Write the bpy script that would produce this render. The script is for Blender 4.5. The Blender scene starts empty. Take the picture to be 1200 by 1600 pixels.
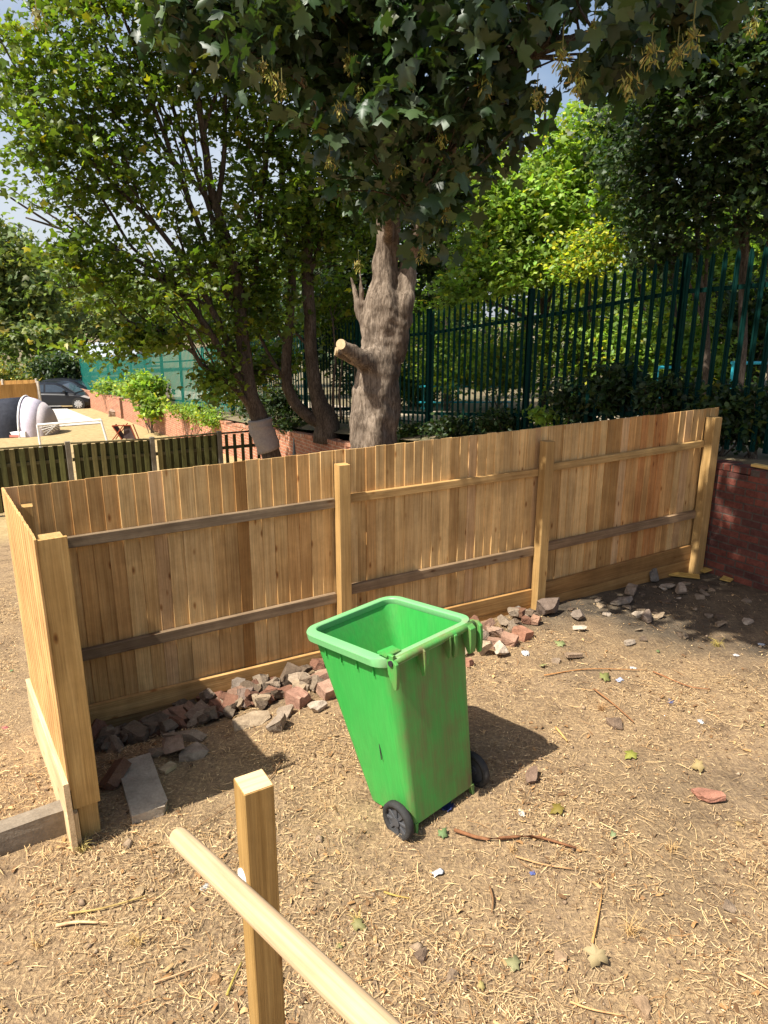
import bpy, math, random
import numpy as np
from mathutils import Matrix, Vector
R_ = math.radians
sc = bpy.context.scene
COL = sc.collection
# ---------------------------------------------------------------- camera, sky, sun, exposure
PITCH, FPX, CAMH = R_(15.7), 1110.0, 3.0
cam = bpy.data.cameras.new('camera'); camo = bpy.data.objects.new('camera', cam); COL.objects.link(camo)
cam.sensor_fit = 'VERTICAL'; cam.sensor_height = 36.0; cam.lens = 36.0 * FPX / 1600.0
cam.clip_start = 0.05; cam.clip_end = 3000
camo.location = (0, 0, CAMH); camo.rotation_euler = (math.pi / 2 - PITCH, 0, 0)
sc.camera = camo
SUN_EL = R_(55.8); SUN_DIR = np.array([-.833 * math.cos(SUN_EL), -.553 * math.cos(SUN_EL), math.sin(SUN_EL)])
w = bpy.data.worlds.new('World'); sc.world = w; w.use_nodes = True
nt = w.node_tree; bg = nt.nodes['Background']
sky = nt.nodes.new('ShaderNodeTexSky'); sky.sky_type = 'NISHITA'; sky.sun_disc = False
sky.sun_elevation = SUN_EL; sky.sun_rotation = math.atan2(SUN_DIR[0], SUN_DIR[1]); sky.dust_density = 3.0; sky.air_density = 1.0
# thin bright summer cloud low in the sky
gm = nt.nodes.new('ShaderNodeTexCoord'); sx_ = nt.nodes.new('ShaderNodeSeparateXYZ'); nt.links.new(gm.outputs['Generated'], sx_.inputs[0])
cn = nt.nodes.new('ShaderNodeTexNoise'); cn.inputs['Scale'].default_value = 3.0; cn.inputs['Detail'].default_value = 8; mpn = nt.nodes.new('ShaderNodeMapping'); mpn.inputs['Scale'].default_value = (1, 1, 2.6)
nt.links.new(gm.outputs['Generated'], mpn.inputs[0]); nt.links.new(mpn.outputs[0], cn.inputs['Vector'])
mr = nt.nodes.new('ShaderNodeMapRange'); nt.links.new(sx_.outputs[2], mr.inputs[0]); mr.inputs[1].default_value = .55; mr.inputs[2].default_value = .0; mr.inputs[3].default_value = -.12; mr.inputs[4].default_value = .42
ad_ = nt.nodes.new('ShaderNodeMath'); ad_.operation = 'ADD'; nt.links.new(cn.outputs[0], ad_.inputs[0]); nt.links.new(mr.outputs[0], ad_.inputs[1])
cr_ = nt.nodes.new('ShaderNodeMapRange'); cr_.interpolation_type = 'SMOOTHSTEP'; nt.links.new(ad_.outputs[0], cr_.inputs[0]); cr_.inputs[1].default_value = .42; cr_.inputs[2].default_value = .82; cr_.inputs[4].default_value = .62
cm = nt.nodes.new('ShaderNodeMix'); cm.data_type = 'RGBA'; nt.links.new(cr_.outputs[0], cm.inputs[0]); nt.links.new(sky.outputs[0], cm.inputs[6]); cm.inputs[7].default_value = (5.2, 5.5, 6.0, 1)
nt.links.new(cm.outputs[2], bg.inputs[0]); bg.inputs[1].default_value = 0.09
sl = bpy.data.lights.new('sun', 'SUN'); sl.energy = 5.0; sl.angle = R_(0.53); sl.color = (1, .95, .86)
so = bpy.data.objects.new('sun', sl); COL.objects.link(so); so.location = (-20, -15, 40)
so.rotation_euler = Vector((-SUN_DIR[0], -SUN_DIR[1], -SUN_DIR[2])).to_track_quat('-Z', 'Y').to_euler()
sc.view_settings.view_transform = 'Standard'; sc.view_settings.look = 'None'
sc.view_settings.exposure = 0.9; sc.view_settings.gamma = 1.0; sc.view_settings.use_curve_mapping = False

# ---------------------------------------------------------------- helpers
rng = np.random.default_rng(11)
random.seed(5)
CP, SP = math.cos(PITCH), math.sin(PITCH)
O = np.array([0, 0, CAMH])
def ray(px, py):
    u = (px - 600) / FPX; v = (800 - py) / FPX
    return np.array([u, v * SP + CP, v * CP - SP])
def at(px, py, Y):
    d = ray(px, py); return O + d * (Y / d[1])
def onplane(px, py, P0, n):
    d = ray(px, py); n = np.asarray(n, float); return O + d * (((np.asarray(P0) - O) @ n) / (d @ n))
def nrm(v):
    v = np.asarray(v, float); return v / (np.linalg.norm(v, axis=-1, keepdims=True) + 1e-12)
Z3 = np.array([0, 0, 1.0])

def vnoise(x, y, scale, seed):
    r = np.random.default_rng(seed); N = 64; G = r.random((N, N))
    x = np.asarray(x, float) / scale; y = np.asarray(y, float) / scale
    xi = np.floor(x).astype(int); yi = np.floor(y).astype(int); fx = x - xi; fy = y - yi
    fx = fx * fx * (3 - 2 * fx); fy = fy * fy * (3 - 2 * fy)
    g = lambda a, b: G[a % N, b % N]
    return (g(xi, yi) * (1 - fx) + g(xi + 1, yi) * fx) * (1 - fy) + (g(xi, yi + 1) * (1 - fx) + g(xi + 1, yi + 1) * fx) * fy

# site frame: the retaining wall runs along WD from DP; the fence runs along U from K
DP = np.array([3.85, 8.0]); WD = np.array([-math.sin(R_(32)), math.cos(R_(32))]); WR = np.array([WD[1], -WD[0]])
U = np.array([.889, .458, 0]); N_ = np.array([-.458, .889, 0]); K = np.array([-2.43, 4.85, 0])
def s_of(x, y): return (np.asarray(x) - DP[0]) * WD[0] + (np.asarray(y) - DP[1]) * WD[1]
def r_of(x, y): return (np.asarray(x) - DP[0]) * WR[0] + (np.asarray(y) - DP[1]) * WR[1]
def lowz(s): return np.interp(s, [-5, 0, 1.5, 10, 24, 33, 42, 70, 120], [0, .02, -.13, -.95, -1.75, -2.08, -2.5, -3.6, -4.5])
def bankz(s): return np.interp(s, [-20, 0, 4, 7, 10, 16, 24, 42, 70, 120], [1.5, 1.3, .97, .62, .35, -.15, -.72, -1.75, -3.0, -4.3])
def gz(x, y):
    x = np.asarray(x, float); y = np.asarray(y, float)
    z = lowz(s_of(x, y) * 1.0)
    near = np.clip(1 - (np.hypot(x, y - 4) - 6) / 8, 0, 1)
    z = z + near * (.035 * (vnoise(x, y, .9, 1) - .5) + .018 * (vnoise(x, y, .22, 2) - .5) + .010 * (vnoise(x, y, .08, 3) - .5))
    fl = (x - K[0]) * N_[0] + (y - K[1]) * N_[1]; fu = (x - K[0]) * U[0] + (y - K[1]) * U[1]
    z = z - .19 * np.clip(1 + (fl + .12) / .75, 0, 1) * np.clip((2.9 - fu) / 2.2, 0, 1) * np.clip((fu + .15) / .15, 0, 1) * (fl < .6) 
    return z
def bz(x, y): return bankz(s_of(x, y)) + .05 * (vnoise(x, y, .7, 4) - .5)
def hitg(px, py):
    d = ray(px, py); t = 3.0 / max(-d[2], 1e-3)
    for _ in range(30):
        P = O + d * t; t += (P[2] - float(gz(P[0], P[1]))) / max(-d[2], .03) * .8
    return O + d * t

# ---------------------------------------------------------------- materials
MATS = {}
def _nodes(name):
    m = bpy.data.materials.new(name); m.use_nodes = True
    t = m.node_tree; b = t.nodes['Principled BSDF']
    return m, t, b, t.nodes.new, t.links.new
def tint_mul(t, colsock):
    a = t.nodes.new('ShaderNodeAttribute'); a.attribute_name = 'tint'
    mx = t.nodes.new('ShaderNodeMix'); mx.data_type = 'RGBA'; mx.blend_type = 'MULTIPLY'; mx.inputs[0].default_value = 1
    t.links.new(colsock, mx.inputs[6]); t.links.new(a.outputs['Color'], mx.inputs[7]); return mx.outputs[2]
def ramp(t, fac, stops):
    r = t.nodes.new('ShaderNodeValToRGB'); el = r.color_ramp.elements
    while len(el) < len(stops): el.new(.5)
    for e, (p, c) in zip(el, stops): e.position = p; e.color = (*c, 1)
    t.links.new(fac, r.inputs[0]); return r.outputs[0]
def noise(t, vec, scale, detail=5, rough=.6, mapping=None):
    n = t.nodes.new('ShaderNodeTexNoise'); n.inputs['Scale'].default_value = scale; n.inputs['Detail'].default_value = detail
    n.inputs['Roughness'].default_value = rough
    if mapping:
        mp = t.nodes.new('ShaderNodeMapping'); mp.inputs['Scale'].default_value = mapping
        t.links.new(vec, mp.inputs[0]); vec = mp.outputs[0]
    t.links.new(vec, n.inputs['Vector']); return n.outputs[0]
def bump(t, b, h, strength, dist):
    bp = t.nodes.new('ShaderNodeBump'); bp.inputs['Strength'].default_value = strength; bp.inputs['Distance'].default_value = dist
    t.links.new(h, bp.inputs['Height']); t.links.new(bp.outputs[0], b.inputs['Normal'])
def objco(t):
    return t.nodes.new('ShaderNodeTexCoord').outputs['Object']
def mix(t, f, a, b_, mode='MIX'):
    m = t.nodes.new('ShaderNodeMix'); m.data_type = 'RGBA'; m.blend_type = mode
    if isinstance(f, float): m.inputs[0].default_value = f
    else: t.links.new(f, m.inputs[0])
    for k, v in ((6, a), (7, b_)):
        if isinstance(v, tuple): m.inputs[k].default_value = (*v, 1)
        else: t.links.new(v, m.inputs[k])
    return m.outputs[2]

def mat_noise(name, c1, c2, scale=8, rough=.8, bs=.3, bd=.01, tint=False, metal=0, c3=None, spec=.3, detail=6, mapping=None):
    m, t, b, N, L = _nodes(name); co = objco(t)
    f = noise(t, co, scale, detail, .65, mapping)
    st = [(.3, c1), (.7, c2)] if c3 is None else [(.25, c1), (.5, c2), (.75, c3)]
    c = ramp(t, f, st)
    f2 = noise(t, co, scale * 6, 4, .6, mapping)
    c = mix(t, .35, c, ramp(t, f2, [(.3, (.55, .55, .55)), (.7, (1.25, 1.25, 1.25))]), 'MULTIPLY')
    if tint: c = tint_mul(t, c)
    L(c, b.inputs['Base Color']); b.inputs['Roughness'].default_value = rough; b.inputs['Metallic'].default_value = metal
    b.inputs['Specular IOR Level'].default_value = spec
    bump(t, b, f2, bs, bd); MATS[name] = m; return m

def mat_wood(name, c1, c2, c3, rough=.75, knots=True, dirt=.0):
    m, t, b, N, L = _nodes(name)
    a = N('ShaderNodeAttribute'); a.attribute_name = 'gco'; v = a.outputs['Vector']
    g1 = noise(t, v, 9, 6, .65, (.16, 3.2, 3.2)); g2 = noise(t, v, 30, 3, .6, (.07, 3.5, 3.5)); g3 = noise(t, v, 2.2, 3, .5, (.5, 1.5, 1.5))
    c = ramp(t, g1, [(.28, c1), (.5, c2), (.72, c3)])
    c = mix(t, .55, c, ramp(t, g2, [(.35, (.62, .58, .52)), (.62, (1.1, 1.1, 1.1))]), 'MULTIPLY')
    c = mix(t, .6, c, ramp(t, g3, [(.3, (.66, .62, .58)), (.6, (1.08, 1.08, 1.08))]), 'MULTIPLY')
    if knots:
        mp = N('ShaderNodeMapping'); mp.inputs['Scale'].default_value = (3.1, 8.0, .01); L(v, mp.inputs[0])
        vo = N('ShaderNodeTexVoronoi'); vo.inputs['Scale'].default_value = 1.0; vo.inputs['Randomness'].default_value = 1; L(mp.outputs[0], vo.inputs['Vector'])
        k = ramp(t, vo.outputs['Distance'], [(.035, (.25, .13, .06)), (.075, (.62, .46, .33)), (.13, (1, 1, 1))])
        c = mix(t, .85, c, k, 'MULTIPLY')
    if dirt:
        d = noise(t, objco(t), 3.5, 6, .7)
        c = mix(t, dirt, c, ramp(t, d, [(.4, (.45, .42, .38)), (.6, (1, 1, 1))]), 'MULTIPLY')
    c = tint_mul(t, c)
    L(c, b.inputs['Base Color']); b.inputs['Roughness'].default_value = rough; b.inputs['Specular IOR Level'].default_value = .25
    bump(t, b, g2, .35, .004); MATS[name] = m; return m

def mat_leaf(name, col, trans=.4, rough=.45, tcol=None, spec=.4):
    m, t, b, N, L = _nodes(name)
    co = objco(t); f = noise(t, co, 2.0, 3, .6)
    c = mix(t, f, tuple(np.array(col) * .7), tuple(np.array(col) * 1.35)); c = tint_mul(t, c)
    L(c, b.inputs['Base Color']); b.inputs['Roughness'].default_value = rough; b.inputs['Specular IOR Level'].default_value = spec
    tr = N('ShaderNodeBsdfTranslucent'); tc = mix(t, 1.0, c, tcol or (1.7, 1.75, .7), 'MULTIPLY'); L(tc, tr.inputs[0])
    ms = N('ShaderNodeMixShader'); ms.inputs[0].default_value = trans
    L(b.outputs[0], ms.inputs[1]); L(tr.outputs[0], ms.inputs[2]); L(ms.outputs[0], t.nodes['Material Output'].inputs[0])
    MATS[name] = m; return m

def mat_bark(name, c1, c2, sc_=6, mp=(1, 1, .25)):
    m, t, b, N, L = _nodes(name); co = objco(t)
    f = noise(t, co, sc_, 8, .7, mp); g = noise(t, co, sc_ * 5, 6, .7, mp); h = noise(t, co, 1.6, 4, .6)
    c = ramp(t, f, [(.3, c1), (.65, c2)]); c = mix(t, .7, c, ramp(t, g, [(.35, (.4, .36, .32)), (.6, (1.15, 1.15, 1.15))]), 'MULTIPLY')
    c = mix(t, .6, c, ramp(t, h, [(.38, (.5, .46, .42)), (.62, (1.12, 1.1, 1.08))]), 'MULTIPLY')
    ck = noise(t, co, sc_ * 3.2, 5, .7, (1, 1, .13)); c = mix(t, .75, c, ramp(t, ck, [(.44, (1, 1, 1)), (.495, (.30, .27, .25)), (.55, (1.06, 1.06, 1.06))]), 'MULTIPLY')
    L(c, b.inputs['Base Color']); b.inputs['Roughness'].default_value = .9; b.inputs['Specular IOR Level'].default_value = .15
    bump(t, b, g, .7, .03); MATS[name] = m; return m

def mat_brick(name, c1, c2, mortar, rot):
    m, t, b, N, L = _nodes(name)
    a = N('ShaderNodeAttribute'); a.attribute_name = 'gco'; v = a.outputs['Vector']
    br = N('ShaderNodeTexBrick'); L(v, br.inputs['Vector']); br.inputs['Scale'].default_value = 1
    br.inputs['Brick Width'].default_value = .235; br.inputs['Row Height'].default_value = .085; br.inputs['Mortar Size'].default_value = .009
    br.inputs['Mortar Smooth'].default_value = .3
    br.inputs['Color1'].default_value = (*c1, 1); br.inputs['Color2'].default_value = (*c2, 1); br.inputs['Mortar'].default_value = (*mortar, 1)
    f = noise(t, v, 5, 7, .7); g = noise(t, v, 30, 5, .7)
    c = mix(t, .7, br.outputs[0], ramp(t, f, [(.35, (.5, .47, .46)), (.65, (1.25, 1.2, 1.15))]), 'MULTIPLY')
    c = mix(t, .5, c, ramp(t, g, [(.35, (.6, .58, .55)), (.65, (1.15, 1.15, 1.15))]), 'MULTIPLY')
    L(c, b.inputs['Base Color']); b.inputs['Roughness'].default_value = .9; b.inputs['Specular IOR Level'].default_value = .2
    ad = N('ShaderNodeMath'); ad.operation = 'MULTIPLY_ADD'; L(br.outputs['Fac'], ad.inputs[0]); ad.inputs[1].default_value = -1; L(g, ad.inputs[2])
    bump(t, b, ad.outputs[0], .6, .012); MATS[name] = m; return m

mat_wood('board_wood', (.49, .295, .115), (.66, .43, .185), (.75, .525, .25), dirt=.35)
mat_wood('post_wood', (.40, .255, .095), (.49, .325, .135), (.56, .39, .175), dirt=.25)
mat_wood('rail_wood', (.17, .115, .07), (.25, .18, .11), (.34, .25, .155), dirt=.4)
mat_wood('pale_wood', (.44, .32, .18), (.53, .405, .245), (.60, .47, .29), knots=True, dirt=.15)
mat_wood('old_wood', (.065, .06, .03), (.12, .11, .055), (.19, .165, .09), knots=False, dirt=.4)
mat_wood('orange_wood', (.42, .2, .05), (.5, .26, .07), (.56, .31, .1), knots=False)
mat_noise('concrete', (.26, .225, .18), (.42, .37, .30), 9, .9, .5, .01, tint=True)
mat_noise('rubble_stone', (.22, .18, .14), (.42, .36, .29), 14, .95, .7, .012, tint=True)
def mat_bin(nm):
    m, t, b, N, L = _nodes(nm); co = objco(t)
    f = noise(t, co, 2.2, 5, .6); g = noise(t, co, 7, 8, .7, (1, 1, .35)); s_ = noise(t, co, 90, 2, .5, (1, 1, .03))
    c = mix(t, f, (.030, .325, .052), (.040, .39, .068))
    sx = N('ShaderNodeSeparateXYZ'); L(co, sx.inputs[0])
    back = ramp(t, sx.outputs[1], [(.0, (.95, .95, .95)), (.06, (.10, .10, .10)), (.55, (.10, .10, .10)), (.7, (.3, .3, .3))])  # back face darkened for its shade as well as for dust
    low = ramp(t, sx.outputs[2], [(.05, (.40, .40, .40)), (.3, (.06, .06, .06)), (.8, (0, 0, 0))])
    dg = ramp(t, g, [(.38, (.15, .15, .15)), (.68, (1, 1, 1))])
    dirt = mix(t, 1.0, mix(t, 1.0, back, low, 'SCREEN'), dg, 'MULTIPLY')
    c = mix(t, dirt, c, (.17, .145, .06))
    c = mix(t, .12, c, ramp(t, s_, [(.42, (.4, .4, .4)), (.6, (1.2, 1.2, 1.2))]), 'MULTIPLY')
    c = mix(t, .0 if nm == 'bin_plastic' else .16, c, (.75, .9, .7))
    L(c, b.inputs['Base Color']); b.inputs['Specular IOR Level'].default_value = .4
    L(ramp(t, g, [(.3, (.36, .36, .36)), (.7, (.62, .62, .62))]), b.inputs['Roughness'])
    bump(t, b, g, .08, .003); MATS[nm] = m
mat_bin('bin_plastic'); mat_bin('bin_rim_plastic')
mat_noise('black_rubber', (.018, .018, .018), (.04, .038, .035), 20, .75, .3, .003)
mat_noise('grey_plastic', (.05, .052, .055), (.08, .08, .085), 20, .5, .1, .003)
mat_noise('steel_green_sunlit', (.008, .13, .10), (.012, .165, .125), 4, .5, .1, .003, spec=.3)  # lighter copy of the palisade green, far bays' sunlight put into the colour
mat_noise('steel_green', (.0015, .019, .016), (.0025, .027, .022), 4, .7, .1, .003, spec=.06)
mat_noise('blue_paint', (.03, .40, .50), (.05, .48, .58), 6, .45, .1, .003)
mat_noise('white_paint', (.74, .74, .74), (.82, .82, .81), 12, .5, .1, .003)
mat_noise('dark_fabric', (.012, .014, .022), (.03, .033, .045), 6, .8, .5, .03, tint=True)
mat_noise('pale_fabric', (.55, .53, .56), (.66, .64, .66), 4, .7, .4, .02, tint=True)
mat_noise('straw', (.46, .32, .165), (.64, .475, .275), 30, .9, .1, .002, tint=True)
mat_noise('litter', (.7, .7, .7), (.85, .85, .85), 40, .6, .3, .003, tint=True)
mat_noise('twig', (.22, .13, .07), (.38, .25, .14), 25, .9, .4, .004, tint=True)
mat_noise('cut_wood', (.42, .30, .16), (.55, .42, .25), 30, .8, .2, .003)
mat_noise('car_paint', (.008, .009, .012), (.012, .013, .016), 5, .3, .02, .001, spec=.35)
mat_noise('car_glass', (.02, .03, .04), (.03, .045, .06), 3, .08, .0, .001, spec=.8)
mat_noise('alloy', (.5, .5, .5), (.62, .62, .62), 10, .35, .05, .001, metal=.6)
mat_noise('roof_sheet', (.30, .33, .38), (.38, .42, .47), 5, .6, .1, .003)
mat_noise('render_wall', (.5, .46, .4), (.6, .56, .5), 5, .9, .1, .003)
mat_noise('drive', (.40, .37, .33), (.55, .52, .47), 1.2, .95, .3, .01)
mat_noise('path_earth', (.30, .24, .17), (.44, .37, .27), 1.0, .95, .3, .01)
mat_noise('bank_soil', (.09, .065, .04), (.18, .14, .08), 2.5, .95, .5, .03, c3=(.10, .13, .04))
mat_noise('hill_green', (.04, .075, .02), (.07, .11, .03), .05, .95, .3, .3)
mat_leaf('sycamore_leaf', (.034, .064, .022), .22, .46, (1.7, 2.0, .5), .45)
mat_leaf('maple_leaf', (.092, .148, .018), .48, .42)
mat_leaf('dark_leaf', (.026, .052, .012), .35, .5)
mat_leaf('bright_leaf', (.185, .29, .048), .45, .5)
mat_leaf('bush_leaf', (.125, .17, .052), .38, .55)
mat_leaf('seed_key', (.33, .31, .07), .3, .6, (1.15, 1.1, .6))
mat_leaf('fallen_leaf', (.32, .36, .15), .25, .7, (1.1, 1.1, .6))
mat_bark('grey_bark', (.085, .062, .045), (.34, .275, .21), 4.5)
mat_bark('dark_bark', (.065, .05, .038), (.17, .135, .105), 9)
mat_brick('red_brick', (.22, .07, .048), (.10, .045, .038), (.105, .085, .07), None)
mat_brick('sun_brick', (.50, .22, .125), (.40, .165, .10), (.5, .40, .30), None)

def mat_ground():
    m, t, b, N, L = _nodes('dry_earth'); co = objco(t)
    big = noise(t, co, .9, 5, .6); mid = noise(t, co, 5, 6, .65); fine = noise(t, co, 45, 5, .7); str_ = noise(t, co, 60, 3, .6, (1, .22, 1)); str2 = noise(t, co, 60, 3, .6, (.22, 1, 1))
    soil = ramp(t, mid, [(.3, (.14, .095, .058)), (.5, (.255, .178, .112)), (.75, (.35, .255, .165))])
    straw = ramp(t, fine, [(.3, (.14, .088, .042)), (.5, (.335, .225, .115)), (.72, (.55, .40, .225))])
    a = N('ShaderNodeMath'); a.operation = 'ADD'; L(big, a.inputs[0]); L(mid, a.inputs[1])
    k = ramp(t, a.outputs[0], [(.42, (0, 0, 0)), (.58, (1, 1, 1))])
    a.operation = 'MULTIPLY_ADD'; a.inputs[1].default_value = .6; L(fine, a.inputs[2]) ; L(big, a.inputs[0])
    mul = N('ShaderNodeMath'); mul.operation = 'MULTIPLY'; L(a.outputs[0], mul.inputs[0]); mul.inputs[1].default_value = .62
    k = ramp(t, mul.outputs[0], [(.34, (0, 0, 0)), (.58, (1, 1, 1))])
    c = mix(t, k, soil, straw)
    mm = N('ShaderNodeMath'); mm.operation = 'MAXIMUM'; L(str_, mm.inputs[0]); L(str2, mm.inputs[1])
    c = mix(t, .5, c, ramp(t, mm.outputs[0], [(.45, (.72, .7, .66)), (.68, (1.25, 1.22, 1.15))]), 'MULTIPLY')
    at_ = N('ShaderNodeAttribute'); at_.attribute_name = 'zone'
    sp = N('ShaderNodeSeparateColor'); L(at_.outputs['Color'], sp.inputs[0])
    dry = ramp(t, mid, [(.3, (.32, .225, .10)), (.7, (.50, .375, .19))]); grs = ramp(t, mid, [(.3, (.06, .10, .025)), (.7, (.12, .16, .05))])
    c = mix(t, sp.outputs[0], c, dry); c = mix(t, sp.outputs[1], c, grs)
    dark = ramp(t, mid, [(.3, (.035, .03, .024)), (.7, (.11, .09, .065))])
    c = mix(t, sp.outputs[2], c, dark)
    L(c, b.inputs['Base Color']); b.inputs['Roughness'].default_value = .95; b.inputs['Specular IOR Level'].default_value = .15
    ad = N('ShaderNodeMath'); ad.operation = 'ADD'; L(fine, ad.inputs[0]); L(mm.outputs[0], ad.inputs[1])
    bump(t, b, ad.outputs[0], .9, .022); MATS['dry_earth'] = m
mat_ground()

# ---------------------------------------------------------------- mesh building
def raw_mesh(name, V, F, tint=None, gco=None, smooth=False):
    me = bpy.data.meshes.new(name)
    V = np.asarray(V, np.float32)
    if isinstance(F, np.ndarray):
        n, k = F.shape
        me.vertices.add(len(V)); me.vertices.foreach_set('co', V.ravel())
        me.loops.add(n * k); me.loops.foreach_set('vertex_index', F.astype(np.int32).ravel())
        me.polygons.add(n); me.polygons.foreach_set('loop_start', np.arange(0, n * k, k, dtype=np.int32))
        me.update(calc_edges=True)
    else:
        me.from_pydata(V.tolist(), [], [tuple(int(i) for i in f) for f in F])
    if tint is not None:
        a = me.color_attributes.new('tint', 'FLOAT_COLOR', 'POINT')
        c = np.ones((len(V), 4), np.float32); c[:, :3] = tint; a.data.foreach_set('color', c.ravel())
    if gco is not None:
        a = me.attributes.new('gco', 'FLOAT_VECTOR', 'POINT'); a.data.foreach_set('vector', np.asarray(gco, np.float32).ravel())
    if smooth: me.polygons.foreach_set('use_smooth', np.ones(len(me.polygons), bool))
    me.update(); return me

def link(name, me, mat=None, parent=None, kind=None):
    o = bpy.data.objects.new(name, me); COL.objects.link(o)
    if mat: me.materials.append(MATS[mat])
    if parent is not None: o.parent = parent
    if kind: o['kind'] = kind
    return o
def tag(o, label, cat, group=None, kind=None):
    if label: o['label'] = label
    if cat: o['category'] = cat
    if group: o['group'] = group
    if kind: o['kind'] = kind
    return o
def thing(name, label, cat, loc, rz=0, group=None):
    o = bpy.data.objects.new(name, None); COL.objects.link(o); o.empty_display_size = .2
    o.location = loc; o.rotation_euler = (0, 0, rz)
    return tag(o, label, cat, group)
def dup(root, loc, rz=None, label=None, group=None):
    r = root.copy(); COL.objects.link(r); r.location = loc
    if rz is not None: r.rotation_euler = (0, 0, rz)
    if label: r['label'] = label
    if group: r['group'] = group
    for ch in list(root.children):
        c = ch.copy(); COL.objects.link(c); c.parent = r
        for g in ch.children:
            d = g.copy(); COL.objects.link(d); d.parent = c
    return r

class MB:
    def __init__(s): s.V = []; s.F = []; s.T = []; s.G = []; s.n = 0
    def add(s, V, F, tint=(1, 1, 1), gco=None):
        V = np.asarray(V, float); s.V.append(V); s.F += [tuple(int(i) + s.n for i in f) for f in F]; s.n += len(V)
        T = np.asarray(tint, float); s.T.append(np.broadcast_to(T, (len(V), 3)))
        s.G.append(V if gco is None else np.asarray(gco, float)); return s
    def board(s, c, ex, ey, L, W, T, tint=(1, 1, 1), ch=.002, ez=None, taper=None, seg=1, warp=0):
        """chamfered plank: ex long axis, ey width axis; centre c"""
        c = np.asarray(c, float); ex = nrm(ex); ey = nrm(np.asarray(ey, float) - ex * (np.asarray(ey, float) @ ex)); ez = np.cross(ex, ey)
        a, b = W / 2, T / 2; ch = min(ch, a * .4, b * .4)
        pr = np.array([(-a + ch, -b), (a - ch, -b), (a, -b + ch), (a, b - ch), (a - ch, b), (-a + ch, b), (-a, b - ch), (-a, -b + ch)])
        xs = np.linspace(-L / 2, L / 2, seg + 1); V = []; G = []; of = rng.random(3) * 50
        for x in xs:
            for p, q in pr:
                wv = warp * math.sin(3.1 * (x / L + .5)); V.append(c + ex * x + ey * p + ez * (q + wv)); G.append((x + of[0], p + of[1], q + of[2]))
        F = []
        for i in range(seg):
            for j in range(8): F.append((i * 8 + j, i * 8 + (j + 1) % 8, (i + 1) * 8 + (j + 1) % 8, (i + 1) * 8 + j))
        F.append(tuple(range(7, -1, -1))); F.append(tuple(range(seg * 8, seg * 8 + 8)))
        F = [f[::-1] for f in F] if False else F
        return s.add(V, F, tint, G)
    def box(s, lo, hi, tint=(1, 1, 1), ch=.004):
        lo = np.asarray(lo, float); hi = np.asarray(hi, float); d = hi - lo; c = (lo + hi) / 2
        return s.board(c, (1, 0, 0), (0, 1, 0), d[0], d[1], d[2], tint, ch)
    def tube(s, P, rad, seg=10, tint=(1, 1, 1), mod=None, cap=True):
        P = np.asarray(P, float); n = len(P); rad = np.broadcast_to(np.asarray(rad, float), (n,))
        T = np.gradient(P, axis=0); T = nrm(T); ref = np.array([1.0, 0.02, 0.01])
        if abs(T[0] @ ref) > .9: ref = np.array([0, 1.0, 0.03])
        a = nrm(np.cross(T, ref)); b = np.cross(T, a)
        th = np.linspace(0, 2 * math.pi, seg, endpoint=False); V = []; G = []; L = 0; of = rng.random(3) * 50
        for i in range(n):
            if i: L += np.linalg.norm(P[i] - P[i - 1])
            r = rad[i] * (np.ones(seg) if mod is None else mod(i / (n - 1), th))
            V.append(P[i] + np.outer(np.cos(th) * r, a[i]) + np.outer(np.sin(th) * r, b[i]))
            G += [(L + of[0], math.cos(t) * rad[i] + of[1], math.sin(t) * rad[i] + of[2]) for t in th]
        F = []
        for i in range(n - 1):
            for j in range(seg): F.append((i * seg + j, i * seg + (j + 1) % seg, (i + 1) * seg + (j + 1) % seg, (i + 1) * seg + j))
        if cap: F.append(tuple(range(seg - 1, -1, -1))); F.append(tuple(range((n - 1) * seg, n * seg)))
        return s.add(np.concatenate(V), F, tint, G)
    def prism(s, prof, axis_o, ex, ey, ez, depth, tint=(1, 1, 1)):
        """closed 2-D profile in (ex,ey), extruded along ez by depth, starting at axis_o"""
        n = len(prof); ex, ey, ez = map(lambda v: np.asarray(v, float), (ex, ey, ez)); o = np.asarray(axis_o, float)
        A = [o + ex * p + ey * q for p, q in prof]; V = A + [v + ez * depth for v in A]
        F = [(i, (i + 1) % n, n + (i + 1) % n, n + i) for i in range(n)] + [tuple(range(n - 1, -1, -1)), tuple(range(n, 2 * n))]
        return s.add(V, F, tint)
    def build(s, name, mat, parent=None, smooth=False, base=None, fixn=True):
        V = np.concatenate(s.V)
        if base is not None: V = V - np.asarray(base, float)
        me = raw_mesh(name, V, s.F, np.concatenate(s.T), np.concatenate(s.G), smooth)
        if fixn:
            import bmesh
            bm = bmesh.new(); bm.from_mesh(me); bmesh.ops.recalc_face_normals(bm, faces=bm.faces); bm.to_mesh(me); bm.free()
        return link(name, me, mat, parent)

def catmull(P, n):
    P = np.asarray(P, float); P = np.vstack([2 * P[0] - P[1], P, 2 * P[-1] - P[-2]]); k = len(P) - 3; out = []
    for t in np.linspace(0, k - 1e-6, n):
        i = int(t); f = t - i; a, b, c, d = P[i:i + 4]
        out.append(.5 * ((2 * b) + (-a + c) * f + (2 * a - 5 * b + 4 * c - d) * f * f + (-a + 3 * b - 3 * c + d) * f ** 3))
    return np.array(out)

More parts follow.
